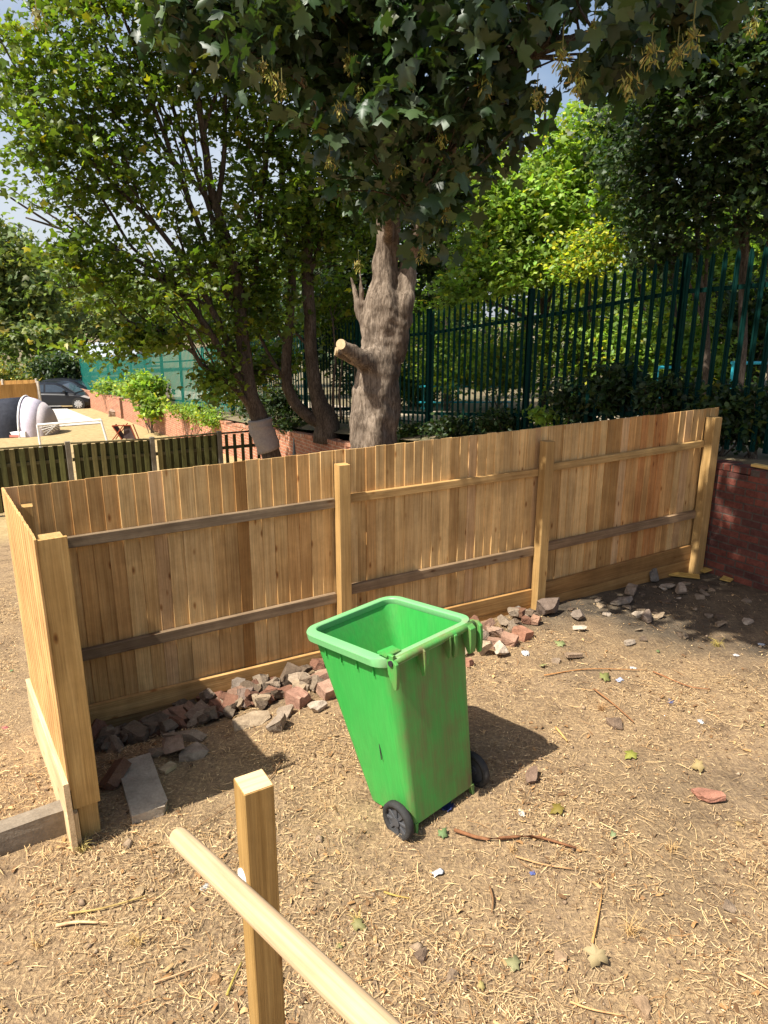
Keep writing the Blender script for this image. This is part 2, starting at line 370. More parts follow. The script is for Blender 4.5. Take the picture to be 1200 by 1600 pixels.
# ---------------------------------------------------------------- foliage
def mirror_leaf(half, zc=.16):
    out = half + [(-x, y) for x, y in half[::-1] if abs(x) > 1e-6]
    P = np.array([(0, .32)] + out); V = np.c_[P, -zc * np.abs(P[:, 0]) - .14 * P[:, 1] ** 2 + .1 * P[:, 1]]
    n = len(out); F = np.array([(0, 1 + i, 1 + (i + 1) % n) for i in range(n)]); return V, F
LEAF_BIG = mirror_leaf([(0, 0), (.13, -.09), (.36, -.16), (.31, .04), (.50, .14), (.64, .40), (.44, .42), (.25, .45), (.31, .66), (.14, .76), (0, 1)])
LEAF_MID = mirror_leaf([(0, 0), (.36, -.08), (.58, .40), (.24, .45), (0, 1)])
LEAF_OVAL = mirror_leaf([(0, 0), (.28, .22), (.30, .55), (0, 1)])
LEAF_DIA = (np.array([(0, 0, 0), (.38, .45, -.08), (0, 1, -.05), (-.38, .45, -.08)]), np.array([(0, 1, 2), (0, 2, 3)]))
KEY = (np.array([(0, 0, 0), (.10, .25, 0), (.22, .75, 0.02), (.1, 1, 0), (-.04, .6, 0), (0, .2, .05)]), np.array([(0, 1, 5), (1, 4, 5), (1, 2, 4), (2, 3, 4)]))

def leaf_mesh(tmpl, pos, size, rg, up=.8, droop=.35, tint=None, spread=1.0):
    V, F = tmpl; n = len(pos)
    nr = nrm(rg.normal(size=(n, 3)) * spread + (Z3 + .55 * SUN_DIR) / 1.4 * up * 1.5); td = rg.normal(size=(n, 3)) + np.array([0, 0, -droop * 1.6])
    td = nrm(td - nr * np.sum(td * nr, 1, keepdims=True)); xd = np.cross(td, nr)
    s = (size * rg.uniform(.5, 1.2, n))[:, None, None]
    curl = rg.uniform(.3, 3.4, n)[:, None, None]; wx = rg.uniform(.6, 1.15, n)[:, None, None]
    W = pos[:, None] + s * (wx * V[None, :, 0:1] * xd[:, None] + V[None, :, 1:2] * td[:, None] + curl * V[None, :, 2:3] * nr[:, None])
    FF = (F[None] + (np.arange(n) * len(V))[:, None, None]).reshape(-1, 3)
    if tint is None: tint = np.ones((n, 3))
    return W.reshape(-1, 3), FF, np.repeat(tint, len(V), 0)

def leaf_tints(n, rg, yellow=.06, var=.28):
    v = np.clip(rg.normal(1, var, n), .45, 1.8)[:, None]; t = np.ones((n, 3)) * v
    t[:, 0] *= rg.uniform(.85, 1.25, n); y = rg.random(n) < yellow
    t[y] *= np.array([2.3, 1.5, .8]); return t

def sample_ells(ells, n, rg, shell=.5):
    wt = np.array([e[2] if len(e) > 2 else np.prod(e[1]) ** .8 for e in ells]); wt = wt / wt.sum()
    idx = rg.choice(len(ells), n, p=wt); C = np.array([e[0] for e in ells])[idx]; Rr = np.array([e[1] for e in ells])[idx]
    d = nrm(rg.normal(size=(n, 3))); r = rg.random(n) ** (shell); return C + d * r[:, None] * Rr

def merge_into(a, b):
    """twigs grow out of the limbs, so they belong to the trunk's own mesh"""
    V = []; F = []; n = 0
    for o in (a, b):
        me = o.data; v = np.empty(len(me.vertices) * 3, np.float32); me.vertices.foreach_get('co', v); V.append(v.reshape(-1, 3)); F += [tuple(i + n for i in p.vertices) for p in me.polygons]; n += len(me.vertices)
    me = raw_mesh('trunk', np.concatenate(V), F, smooth=True); me.materials.append(a.data.materials[0]); a.data = me; bpy.data.objects.remove(b)

def crown(parent, base, ells, clumps, per, cr, size, tmpl, mat, seed, keep=None, nodes=None, bark=None, twig_r=.012, up=.8, droop=.35, yellow=.06, flat=.55, name='crown', shell=.5, tmax=2.2):
    rg = np.random.default_rng(seed)
    C = sample_ells(ells, clumps, rg, shell)
    if keep is not None: C = C[keep(C)]
    n = len(C); P = np.repeat(C, per, 0) + rg.normal(size=(n * per, 3)) * np.array([cr, cr, cr * flat]); T = leaf_tints(n * per, rg, yellow)
    ct = np.repeat(np.clip(rg.normal(1, .16, n), .6, 1.5), per)[:, None]; T = T * ct
    if keep is not None: k = keep(P); P = P[k]; T = T[k]
    V, F, TT = leaf_mesh(tmpl, P - base, size, rg, up, droop, T)
    me = raw_mesh(name, V, F, TT); o = link(name, me, mat, parent)
    if nodes is not None and bark:
        # each clump is carried by a thin branch from the nearest lower skeleton point
        mb = MB(); nd = np.asarray(nodes)
        for c in C[::max(1, n // 260)]:
            d = np.linalg.norm((nd - c) * np.array([1, 1, 1.0]), axis=1) + np.where(nd[:, 2] > c[2] + .1, 1.5, 0); j = int(np.argmin(d)); a = nd[j]
            if d[j] > tmax: continue
            m = (a + c) / 2 + rg.normal(size=3) * .08 * d[j] + np.array([0, 0, .06 * d[j]])
            mb.tube(catmull([a, m, c], 6), np.linspace(twig_r, twig_r * .3, 6), 4, cap=False)
        if mb.n:
            tw = mb.build('twigs', bark, parent, base=base, fixn=False); tr = [c for c in parent.children if c.name.startswith('trunk')][:1]
            if tr and not tr[0].get('fused'): merge_into(tr[0], tw)
    return o

def limbs(parent, base, specs, mat, name='trunk', seg=10, modf=None, n=24, wob=.03):
    """specs: list of (points, radii); one mesh; returns skeleton nodes"""
    mb = MB(); nodes = []; rg = np.random.default_rng(len(specs) * 7 + 1)
    for k, (P, r) in enumerate(specs):
        P = np.asarray(P, float); Q = catmull(P, n); rr = np.interp(np.linspace(0, 1, n), np.linspace(0, 1, len(r)), r)
        Q[1:-1] += rg.normal(size=(n - 2, 3)) * rr[1:-1, None] * wob * 4
        mod = modf if (k == 0 and modf) else (lambda t, th, p=rg.random(4) * 6: 1 + .05 * np.sin(3 * th + p[0] + t * 5) + .04 * np.sin(2 * th + p[1] - 9 * t) + .03 * np.sin(5 * th + p[2] + 20 * t))
        mb.tube(Q, rr, seg if k else max(seg, 24), mod=mod); nodes.append(Q[n // 4:])
    o = mb.build(name, mat, parent, smooth=True, base=base)
    return o, np.concatenate(nodes)
# ---------------------------------------------------------------- ground
def axis(lo, a, b, hi, fine, k):
    mid = np.arange(a, b, fine); l = a - np.geomspace(fine, a - lo, k)[::-1]; h = b + np.geomspace(fine, hi - b, k); return np.concatenate([l, mid, h])
xs = axis(-700, -5, 6, 700, .05, 46); ys = axis(-60, 1.2, 9.5, 1200, .05, 46)
X, Y = np.meshgrid(xs, ys); Zg = gz(X, Y)
# dip along the first bay so that the fence foot sits lower there
V = np.c_[X.ravel(), Y.ravel(), Zg.ravel()]; nx = len(xs); ny = len(ys)
i, j = np.meshgrid(np.arange(nx - 1), np.arange(ny - 1)); q = (j * nx + i).ravel()
me = raw_mesh('ground', V, np.stack([q, q + 1, q + nx + 1, q + nx], 1), smooth=True)
fl = (V[:, :2] - K[:2]) @ N_[:2]; S = s_of(V[:, 0], V[:, 1])
zone = np.zeros((len(V), 4), np.float32); zone[:, 3] = 1
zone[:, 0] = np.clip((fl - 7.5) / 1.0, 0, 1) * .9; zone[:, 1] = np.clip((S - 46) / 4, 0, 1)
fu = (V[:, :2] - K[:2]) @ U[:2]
tree_shade = np.clip((fu - 4.3 + .9 * (vnoise(V[:, 0], V[:, 1], .5, 9) - .5)) / 1.0, 0, 1) * np.clip((2.0 + fl + 1.2 * (vnoise(V[:, 0], V[:, 1], .35, 8) - .5)) / .7, 0, 1) * (fl < 7)  # tree shade at the right, painted into the ground colour
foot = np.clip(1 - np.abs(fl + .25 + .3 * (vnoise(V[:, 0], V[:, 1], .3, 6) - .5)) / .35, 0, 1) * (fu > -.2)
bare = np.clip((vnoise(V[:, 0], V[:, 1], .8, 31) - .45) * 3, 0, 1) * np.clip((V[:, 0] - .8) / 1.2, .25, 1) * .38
zone[:, 2] = np.clip(tree_shade * .75 + foot * .7 + bare, 0, .9)
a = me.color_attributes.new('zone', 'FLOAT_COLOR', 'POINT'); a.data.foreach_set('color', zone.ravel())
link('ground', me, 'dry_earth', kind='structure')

def ribbon(name, rows, mat, kind='structure'):
    rows = np.asarray(rows, float); m, n = rows.shape[:2]; i, j = np.meshgrid(np.arange(n - 1), np.arange(m - 1)); q = (j * n + i).ravel()
    return link(name, raw_mesh(name, rows.reshape(-1, 3), np.stack([q, q + 1, q + n + 1, q + n], 1), smooth=True), mat, kind=kind)
def ws(s, r): return DP + WD * s + WR * r
ss = np.concatenate([np.arange(-14, 14, .35), np.geomspace(14, 400, 40)]); rs = np.concatenate([np.arange(.16, 9, .35), np.geomspace(9, 500, 24)])
rows = [[(*ws(s, r), float(bz(*ws(s, r))) + (-.06 if r < .3 else 0)) for r in rs] for s in ss]
ribbon('bank', rows, 'bank_soil')
ps = np.linspace(-14, 60, 90)
ribbon('park_path', [[(*ws(s, r + .4 * math.sin(s * .3)), float(bz(*ws(s, r + .4 * math.sin(s * .3)))) + .03) for r in np.linspace(2.6, 5.2, 8)] for s in ps], 'path_earth')
# concrete driveway in the yard beyond
dr0 = at(60, 668, 31); 
rows = []
for a_ in np.linspace(0, 1, 14):
    row = []
    for b_ in np.linspace(0, 1, 14):
        s = 30 + 14 * b_; r = -1.2 - 12 * a_ ; p = ws(s, r); row.append((*p, float(gz(*p)) + .03))
    rows.append(row)
ribbon('driveway', rows, 'drive')
# distant wooded hill on the left
hx = np.linspace(-420, 60, 60); hy = np.linspace(260, 620, 30)
ribbon('hill', [[(x, y, -6 + 46 * math.exp(-((x + 260) / 150) ** 2 - ((y - 420) / 120) ** 2) + 2.5 * float(vnoise(x, y, 30, 12))) for x in hx] for y in hy], 'hill_green')
rg = np.random.default_rng(77)
hp = np.c_[rg.uniform(-400, -60, 9000), rg.uniform(270, 420, 9000)]
hz = -6 + 46 * np.exp(-((hp[:, 0] + 260) / 150) ** 2 - ((hp[:, 1] - 420) / 120) ** 2)
V, F, T = leaf_mesh(LEAF_DIA, np.c_[hp, hz + rg.uniform(0, 6, 9000)], 4.5, rg, .6, .2, leaf_tints(9000, rg, 0))
tag(link('far_woods', raw_mesh('far_woods', V, F, T), 'bush_leaf'), 'dark green woods covering the far hill at the left edge', 'woods', kind='stuff')

# ---------------------------------------------------------------- red brick retaining wall
def wall_piece(name, s0, s1, top, bot, mat, label, thick=.23, cop=True):
    base = np.array([*ws(s0, 0), float(bot(s0))]); root = thing(name, label, 'wall', base)
    n = max(2, int(abs(s1 - s0) / .25)); S_ = np.linspace(s0, s1, n); V = []; G = []; F = []
    rgw = np.random.default_rng(int(abs(s0) * 10) + 3)
    for s in S_:
        t = top(s) + rgw.uniform(-.012, .012)
        for r, z in ((0, bot(s) - .5), (0, t), (thick, t), (thick, bot(s) - .5)):
            V.append((*ws(s, r), z)); G.append((s + (0 if r == 0 else 5), z + r, 0))
    for k in range(n - 1):
        for e in range(3): F.append((k * 4 + e, k * 4 + e + 1, k * 4 + 5 + e, k * 4 + 4 + e))
    F += [(0, 1, 2, 3), tuple((n - 1) * 4 + e for e in (3, 2, 1, 0))]
    MB().add(V, F, (1, 1, 1), G).build('brickwork', mat, root, base=base)
    if cop:
        mb = MB(); L = abs(s1 - s0); m = int(L / .24)
        for k in range(m):
            s = s0 + (k + .5) * L / m * np.sign(s1 - s0)
            if rgw.random() < .12: continue
            d3 = np.array([WD[0], WD[1], (top(s + .1) - top(s - .1)) / .2])
            mb.board((*ws(s, thick / 2 + rgw.uniform(-.012, .012)), top(s) + .038 + rgw.uniform(-.006, .01)), (*WR, rgw.uniform(-.04, .04)), d3, thick + .015, L / m - .012, .07, tuple(rgw.uniform(.7, 1.3) * np.array([1, 1, 1])), .006)
        mb.build('coping', mat, root, base=base)
    return root
topA = lambda s: np.interp(s, [-14, 0, 3], [1.36, 1.26, 1.02]); botA = lambda s: float(gz(*ws(s, -.1)))
topB = lambda s: np.interp(s, [3, 6, 9, 10.3, 15.8, 23.5, 32.2, 45], [.75, .45, .12, .1, -.32, -.74, -1.12, -1.75])
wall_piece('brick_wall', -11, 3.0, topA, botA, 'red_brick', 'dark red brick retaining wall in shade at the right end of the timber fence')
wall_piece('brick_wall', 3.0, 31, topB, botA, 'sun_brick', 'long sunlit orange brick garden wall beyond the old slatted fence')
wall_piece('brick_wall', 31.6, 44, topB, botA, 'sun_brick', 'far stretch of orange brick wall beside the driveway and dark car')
# ---------------------------------------------------------------- new timber fence
def fl_(x, y, z): return K + U * x + N_ * y + Z3 * z
fence = thing('timber_fence', 'new closeboard timber fence with posts, rails and a short return at its left end', 'fence', K)
fb = K
def tintv(t, v=.10): return np.array(t) * rng.uniform(1 - v, 1 + v)
zr = lambda x: .018 * x
tops = lambda x: 1.825 + .018 * x
def gravtop(x): return .04 if x < 2.3 else (.21 if x < 4.5 else .26 + .04 * (x - 4.5))
bays = [(-.22, 2.3), (2.3, 4.52), (4.52, 7.07)]
for bi, (x0, x1) in enumerate(bays):
    mb = MB(); x = x0; k = 0
    while x < x1 - .02:
        wd = rng.uniform(.098, .122) if bi == 0 else rng.uniform(.088, .108)
        wd = min(wd, x1 - x); xc = x + wd / 2
        t = [1, 1, 1]; rr_ = rng.random()
        if rr_ < .16: t = [.86, .81, .74]
        elif rr_ < .3: t = [1.14, 1.14, 1.12]
        elif rr_ < .36: t = [.96, .86, .76]
        elif rr_ < .46: t = [1.0, .97, 1.08]
        if 1.40 < xc < 1.53: t = [.55, .44, .32]
        if .18 < xc < .40: t = [.86, .76, .64]  # darker tint stands for the return's shadow on these boards
        if 5.72 < xc < 6.45: t = [.90, .64, .50] if rng.random() < .75 else [1, .85, .72]
        if 5.45 < xc < 5.62: t = [.74, .64, .52]
        lo = gravtop(xc) - .05; hi = tops(xc) + rng.uniform(-.004, .004)
        ang = R_(4.4) + rng.uniform(-.015, .015)
        ey = U * math.cos(ang) + N_ * math.sin(ang)
        mb.board(fl_(xc, .066 + rng.uniform(-.003, .003), (lo + hi) / 2), (rng.uniform(-.002, .002), 0, 1), ey, hi - lo, wd + .016, .012, tintv(t), .0015, seg=3, warp=rng.uniform(-.004, .004))
        x += wd; k += 1
    mb.build('board_panel', 'board_wood', fence, base=fb)
def post(xc, y, z0, z1, w_=.1, tint=(1.0, .92, .82), wedge=False):
    mb = MB(); c = fl_(xc, y, (z0 + z1) / 2); mb.board(c, (0, 0, 1), U, z1 - z0, w_, w_, tint, .004, seg=4)
    return mb.build('post', 'post_wood', fence, base=fb)
post(2.32, -.03, -.3, 1.765, .105); post(4.525, -.03, -.2, 1.785, .105, (.95, .89, .80)); post(6.90, -.03, -.2, 1.865, .12, (.92, .87, .8)); post(-.10, -.02, -.3, 1.70, .1)
def rail(x0, x1, za, zb, h, tint, d=.045, y=.032, mat='rail_wood'):
    A_, B_ = fl_(x0, y, za), fl_(x1, y, zb); mb = MB(); mb.board((A_ + B_) / 2, B_ - A_, Z3, np.linalg.norm(B_ - A_), h, d, tint, .003, seg=5, warp=rng.uniform(-.006, .006)); mb.build('rail', mat, fence, base=fb)
rail(-.02, 2.262, 1.375, 1.42, .082, (.85, .85, .85)); rail(2.38, 4.465, 1.442, 1.465, .072, (.78, .74, .66), mat='board_wood'); rail(4.585, 6.835, 1.50, 1.56, .075, (.8, .78, .7), mat='board_wood')
rail(-.02, 2.262, .465, .545, .09, (.95, .92, .9)); rail(2.38, 4.465, .595, .64, .09, (1, .95, .9)); rail(4.585, 6.835, .655, .725, .09, (1.15, 1.05, .95))
def gravel(x0, x1, za, zb, h, tint, y=.03, t=.04):
    A_, B_ = fl_(x0, y, za - h / 2), fl_(x1, y, zb - h / 2); mb = MB(); mb.board((A_ + B_) / 2, B_ - A_, Z3, np.linalg.norm(B_ - A_), h, t, tint, .003, seg=3); mb.build('gravel_board', 'board_wood', fence, base=fb)
gravel(-.05, 2.265, .035, .055, .155, (.92, .82, .70)); gravel(-.05, 2.265, -.125, -.105, .22, (.62, .6, .56), y=.034)
gravel(2.378, 4.47, .20, .22, .17, (.66, .56, .44)); gravel(2.378, 4.47, .025, .045, .22, (.8, .71, .58), y=.034)
gravel(4.58, 6.84, .26, .345, .17, (.5, .41, .32)); gravel(4.58, 6.84, .085, .17, .24, (.6, .51, .41), y=.034)
# short return at the left end, boards on its outer side
A0 = np.array([-1.702, 3.49, 0]); AL = np.array([-1.776, 3.452, 0]); KL = np.array([-2.635, 4.775, 0]); rd = nrm(KL - AL); ro = np.array([-rd[1], rd[0], 0])
Lr = np.linalg.norm(KL - AL); mb = MB(); x = 0.0
while x < Lr - .01:
    wd = min(rng.uniform(.1, .125), Lr - x); xc = x + wd / 2; hi = 1.885 - .05 * xc / Lr + rng.uniform(-.004, .004); lo = .40 - .12 * xc
    ang = R_(-1.3); ey = rd * math.cos(ang) + ro * math.sin(ang)
    mb.board(AL + rd * xc + ro * .004 + Z3 * (lo + hi) / 2, Z3, ey, hi - lo, wd + .014, .013, tintv([.94, .86, .78], .04), .0015, seg=2); x += wd
mb.build('board_panel', 'board_wood', fence, base=fb)
for z in (.6, 1.45):
    mb = MB(); mb.board(AL + rd * Lr * .52 - ro * .03 + Z3 * z, rd, Z3, Lr * .9, .075, .04, (.9, .85, .8)); mb.build('rail', 'rail_wood', fence, base=fb)
mb = MB(); mb.board(A0 + rd * .12 + Z3 * .82, Z3, ro, 2.08, .11, .11, (1, .98, .92), .004, seg=4); mb.build('post', 'post_wood', fence, base=fb)
mb = MB(); mb.board(A0 + rd * .030 + ro * .008 + Z3 * 1.062, Z3, ro, 1.62, .148, .025, (1.06, 1.0, .86), .003, seg=4); mb.build('end_board', 'post_wood', fence, base=fb)
mb = MB(); gd = KL - AL
mb.board(AL + rd * (Lr * .5 - .02) + ro * .024 + Z3 * .18, rd + np.array([0, 0, -.06]), Z3, Lr + .06, .46, .03, (1.25, 1.18, 1.1), .003, seg=2); mb.build('gravel_board', 'pale_wood', fence, base=fb)
mb = MB(); mb.board(AL + rd * -.005 - ro * -.012 + Z3 * .10, Z3, ro, .30, .06, .045, (1.15, 1.1, 1.0), .003); mb.build('gravel_board', 'pale_wood', fence, base=fb)

# ---------------------------------------------------------------- old slatted fence beyond
SF0 = at(0, 700, 14.0); 
def sfp(px, py): return onplane(px, py, SF0, N_)
old = thing('slatted_fence', 'old weathered green-brown slatted fence with grey posts behind the new fence', 'fence', (SF0[0], SF0[1], float(gz(SF0[0], SF0[1]))))
ob = np.array(old.location); tx = lambda px, py: (sfp(px, py) - SF0) @ U
pxs = [(-190, 712), (-28, 700), (105, 690), (237, 683), (342, 674), (412, 672)]
Tp = [tx(*p) for p in pxs]; zt = [sfp(*p)[2] for p in pxs]; zb = [float(gz(*(SF0 + U * t)[:2])) for t in Tp]
for t, za, z0 in zip(Tp, zt, zb):
    mb = MB(); c = SF0 + U * t; c = np.array([c[0], c[1], (za + z0 - .2) / 2]); mb.board(c, Z3, U, za - z0 + .2, .10, .10, (.5, .5, .47), .006); mb.build('post', 'concrete', old, base=ob)
for k in range(5):
    mb = MB(); t0, t1 = Tp[k] + .06, Tp[k + 1] - .06; sp_ = .165 if k < 4 else .17; n = max(2, int((t1 - t0) / sp_)); za, zc = zt[k] - .04, zt[k + 1] - .04
    if k == 4: za = zc = zt[4] - .05
    b0, b1 = zb[k], zb[k + 1]; f = lambda t: (t - t0) / (t1 - t0)
    for q in range(n):
        t = t0 + (q + .5) * (t1 - t0) / n; h1 = za + (zc - za) * f(t) - .03; h0 = b0 + (b1 - b0) * f(t) + .08
        for side in ((-.030, 0), (.030, .5)) if k < 4 else ((-.03, 0),):
            tt = t + side[1] * (t1 - t0) / n
            if tt > t1: continue
            c = SF0 + U * tt + N_ * side[0]; mb.board((c[0], c[1], (h0 + h1) / 2), Z3, U, h1 - h0, .10 if k < 4 else .075, .014, tintv([.95, 1.08, .72] if rng.random() < .8 else [1.3, 1.25, .95], .25) * (1 if k < 4 and side[1] == 0 else .5), .002)
    for hz_ in (.25, .75):
        c0 = SF0 + U * t0; c1 = SF0 + U * t1; A_ = np.array([c0[0], c0[1], b0 + hz_ * (za - b0)]); B_ = np.array([c1[0], c1[1], b1 + hz_ * (zc - b1)])
        mb.board((A_ + B_) / 2, B_ - A_, Z3, np.linalg.norm(B_ - A_), .07, .035, (.8, .8, .75) if k < 4 else (.5, .5, .5))
    A_ = SF0 + U * t0; B_ = SF0 + U * t1; A_[2] = za; B_[2] = zc
    mb.board((A_ + B_) / 2, B_ - A_, N_, np.linalg.norm(B_ - A_), .075, .03, (1.3, 1.2, 1.05) if k < 4 else (.6, .6, .6)); mb.build('slat_panel', 'old_wood', old, base=ob)

# ---------------------------------------------------------------- green steel palisade
palO = .62
pzt = lambda s: np.interp(s, [-8, 1.2, 3.9, 6.7, 9.6, 14.3, 23.7, 42.4, 60], [4.1, 3.67, 3.33, 3.03, 2.80, 2.28, 1.56, .29, -.7])
pzb = lambda s: bankz(s) + .05
pal = thing('palisade_fence', 'tall dark green steel palisade fence with pointed pales on the bank', 'fence', (*ws(-5, palO), float(bankz(-5)))); pb = np.array(pal.location)
bay = 2.75; s_first = 1.2 - 2 * bay; WD3 = np.array([*WD, 0]); WR3 = np.array([*WR, 0])
for k in range(19):
    s0 = s_first + k * bay
    p = ws(s0, palO + .05); mb = MB(); z0, z1 = bankz(s0) - .4, pzt(s0) + .04
    for rr_ in (-.028, .028): mb.board((p[0] + WD[0] * rr_, p[1] + WD[1] * rr_, (z0 + z1) / 2), Z3, WR3, z1 - z0, .10, .008, (1, 1, 1), .001)
    mb.board((p[0], p[1], (z0 + z1) / 2), Z3, WD3, z1 - z0 - .006, .05, .008, (1, 1, 1), .001); mb.build('post', 'steel_green', pal, base=pb)
    if k == 18: break
    mb = MB(); n = 17
    for q in range(n):
        s = s0 + (q + .5) * bay / n; c = ws(s, palO - .03); zt_, zb_ = float(pzt(s)), float(pzb(s)) + .06
        h = .034; sec = np.array([(-h, .012), (-h * .55, 0), (-.006, .0), (0, .012), (.006, .0), (h * .55, 0), (h, .012)]); tp = [.02, .0, .035, .06, .035, .0, .02]
        lean = rng.normal(0, .004)
        V = []
        for dz, k2 in ((zb_, 1), (zt_ - .10, 1)): V += [(c[0] + WD[0] * a_ + WR[0] * (b_ - .012), c[1] + WD[1] * a_ + WR[1] * (b_ - .012), dz) for a_, b_ in sec]
        V += [(c[0] + WD[0] * (a_ * .55 + lean) + WR[0] * (b_ - .012), c[1] + WD[1] * (a_ * .55 + lean) + WR[1] * (b_ - .012), zt_ + e - .03) for (a_, b_), e in zip(sec, tp)]
        F = [(r * 7 + i_, r * 7 + i_ + 1, r * 7 + 8 + i_, r * 7 + 7 + i_) for r in (0, 1) for i_ in range(6)]
        # a back skin gives the pale its sheet thickness
        V2 = np.array(V); V2b = V2 + WR3 * .003; m_ = len(V2); F2 = [tuple(m_ + i_ for i_ in f[::-1]) for f in F]
        mb.add(np.vstack([V2, V2b]), F + F2, (1, 1, 1))
    mb.build('paling_panel', 'steel_green_sunlit' if k >= 8 else 'steel_green', pal, base=pb, fixn=False)
    for dz in (-.42, -1.95):
        A_ = np.array([*ws(s0 + .03, palO), float(pzt(s0)) + dz]); B_ = np.array([*ws(s0 + bay - .03, palO), float(pzt(s0 + bay)) + dz])
        mb = MB(); mb.board((A_ + B_) / 2, B_ - A_, Z3, np.linalg.norm(B_ - A_), .055, .006, (1, 1, 1), .001); mb.board((A_ + B_) / 2 + WR3 * .03 + Z3 * .024, B_ - A_, WR3, np.linalg.norm(B_ - A_), .055, .006, (1, 1, 1), .001)
        mb.build('rail', 'steel_green', pal, base=pb)
# ---------------------------------------------------------------- wheelie bin
def rrect(hw, y0, y1, r, n=6, rb=None):
    out = []; rf = r; rb = r if rb is None else rb
    for cx, cy, a0, r in ((hw - rf, y1 - rf, 0, rf), (-hw + rf, y1 - rf, 90, rf), (-hw + rb, y0 + rb, 180, rb), (hw - rb, y0 + rb, 270, rb)):
        for k in range(n + 1): a_ = R_(a0 + 90 * k / n); out.append((cx + r * math.cos(a_), cy + r * math.sin(a_)))
    return np.array(out)
def loft(rings, close_bottom=False, close_top=False):
    n = len(rings[0]); V = np.concatenate(rings); F = []
    for i in range(len(rings) - 1):
        for j in range(n): F.append((i * n + j, i * n + (j + 1) % n, (i + 1) * n + (j + 1) % n, (i + 1) * n + j))
    if close_bottom: F.append(tuple(range(n - 1, -1, -1)))
    if close_top: F.append(tuple(range((len(rings) - 1) * n, len(rings) * n)))
    return V, F
def ring(hw, y0, y1, r, z, rb=None): p = rrect(hw, y0, y1, r, rb=rb); return np.c_[p, np.full(len(p), z)]
binr = thing('wheelie_bin', 'tilted bright green wheelie bin with its lid missing, standing on dry ground', 'bin', (0.385, 3.732, 0.012))
rz_, rx_, ry_ = R_(41.7), R_(-5.8), R_(-2.4)
binr.rotation_mode = 'QUATERNION'
binr.rotation_quaternion = (Matrix.Rotation(rz_, 3, 'Z') @ Matrix.Rotation(rx_, 3, 'X') @ Matrix.Rotation(ry_, 3, 'Y')).to_quaternion()
def bsec(z, inset=0):  # body section at height z
    t = (z - .04) / 1.08; hw = .262 + (.350 - .262) * t - inset; y1 = .43 + (.735 - .43) * t - inset; return ring(hw, .0 + inset - .0 * t, y1, .07 - inset * .5 + .02 * t, z, max(.012, .02 + .07 * min(1, t * 1.4) - inset))
zsb = [.045, .06, .1, .3, .5, .7, .9, 1.0, 1.13]
rings = [bsec(.045, .03)] + [bsec(z) for z in zsb[1:]] + [bsec(z, .012) for z in (1.13, .9, .6, .3, .09)]
V, F = loft(rings, True, True); o = MB().add(V, F).build('body', 'bin_plastic', binr, smooth=True)
bv = o.modifiers.new('edges', 'EDGE_SPLIT'); bv.split_angle = R_(50)
# rim: flat lip with a rolled skirt
def rring(d, z): return ring(.350 + d, -.0 - min(d, .02), .735 + d, .085 + d * .8, z)
rings = [rring(.0005, 1.112), rring(.034, 1.110), rring(.038, 1.113), rring(.043, 1.156), rring(.037, 1.166), rring(-.004, 1.173), rring(-.012, 1.171), rring(-.017, 1.165), rring(-.0175, 1.145), rring(-.0125, 1.128)]
V, F = loft(rings); o = MB().add(V, F).build('rim', 'bin_rim_plastic', binr, smooth=True)
bv = o.modifiers.new('edges', 'EDGE_SPLIT'); bv.split_angle = R_(28)
mb = MB()
for x_ in (-.351, .351):
    for y_ in (.12, .27, .42, .57):
        mb.box((x_ - .006, y_ - .004, 1.03), (x_ + .006, y_ + .004, 1.111))
for x_ in (-.2, 0, .2): mb.box((x_ - .004, .725, 1.02), (x_ + .004, .742, 1.111))
mb.build('rib', 'bin_plastic', binr)
# handle bar along the back
mb = MB(); mb.tube([(-.335, -.036, 1.150), (-.2, -.040, 1.153), (0, -.041, 1.154), (.2, -.040, 1.153), (.335, -.036, 1.150)], .0225, 16); mb.build('handle', 'bin_plastic', binr, smooth=True)
def lug(x_, w_, big=1.0):
    pr = [(.0, 1.165), (-.045, 1.168), (-.066, 1.150), (-.066, 1.118), (-.060, 1.06), (-.050, 1.015), (-.034, 1.01), (-.012, 1.06), (0.0, 1.09)]
    pr = [(p * big, 1.168 + (q_ - 1.168) * big) for p, q_ in pr]
    mb = MB(); mb.prism(pr, (x_ - w_ / 2, 0, 0), (0, 1, 0), (0, 0, 1), (1, 0, 0), w_); o = mb.build('hinge_lug', 'bin_plastic', binr)
    b = o.modifiers.new('bevel', 'BEVEL'); b.width = .004; b.segments = 2
for x_, w_, s_ in ((-.335, .024, 1.15), (-.12, .014, 1.15), (-.085, .03, .85), (.10, .014, 1.0), (.145, .026, 1.05), (.285, .05, 1.2), (.352, .024, 1.3)): lug(x_, w_, s_)
mb = MB(); mb.board((-.295, .03, 1.185), (1, .1, -.1), (0, 1, .15), .12, .075, .012, (1, 1, 1), .003); mb.board((-.33, .0, 1.165), (0, 1, 0), (0, 0, 1), .1, .055, .02, (1, 1, 1), .006); mb.build('hinge_bracket', 'bin_plastic', binr)
mb = MB(); mb.tube([(-.357, -.038, 1.150), (-.338, -.038, 1.150)], .017, 14); mb.build('hinge_pin', 'black_rubber', binr)
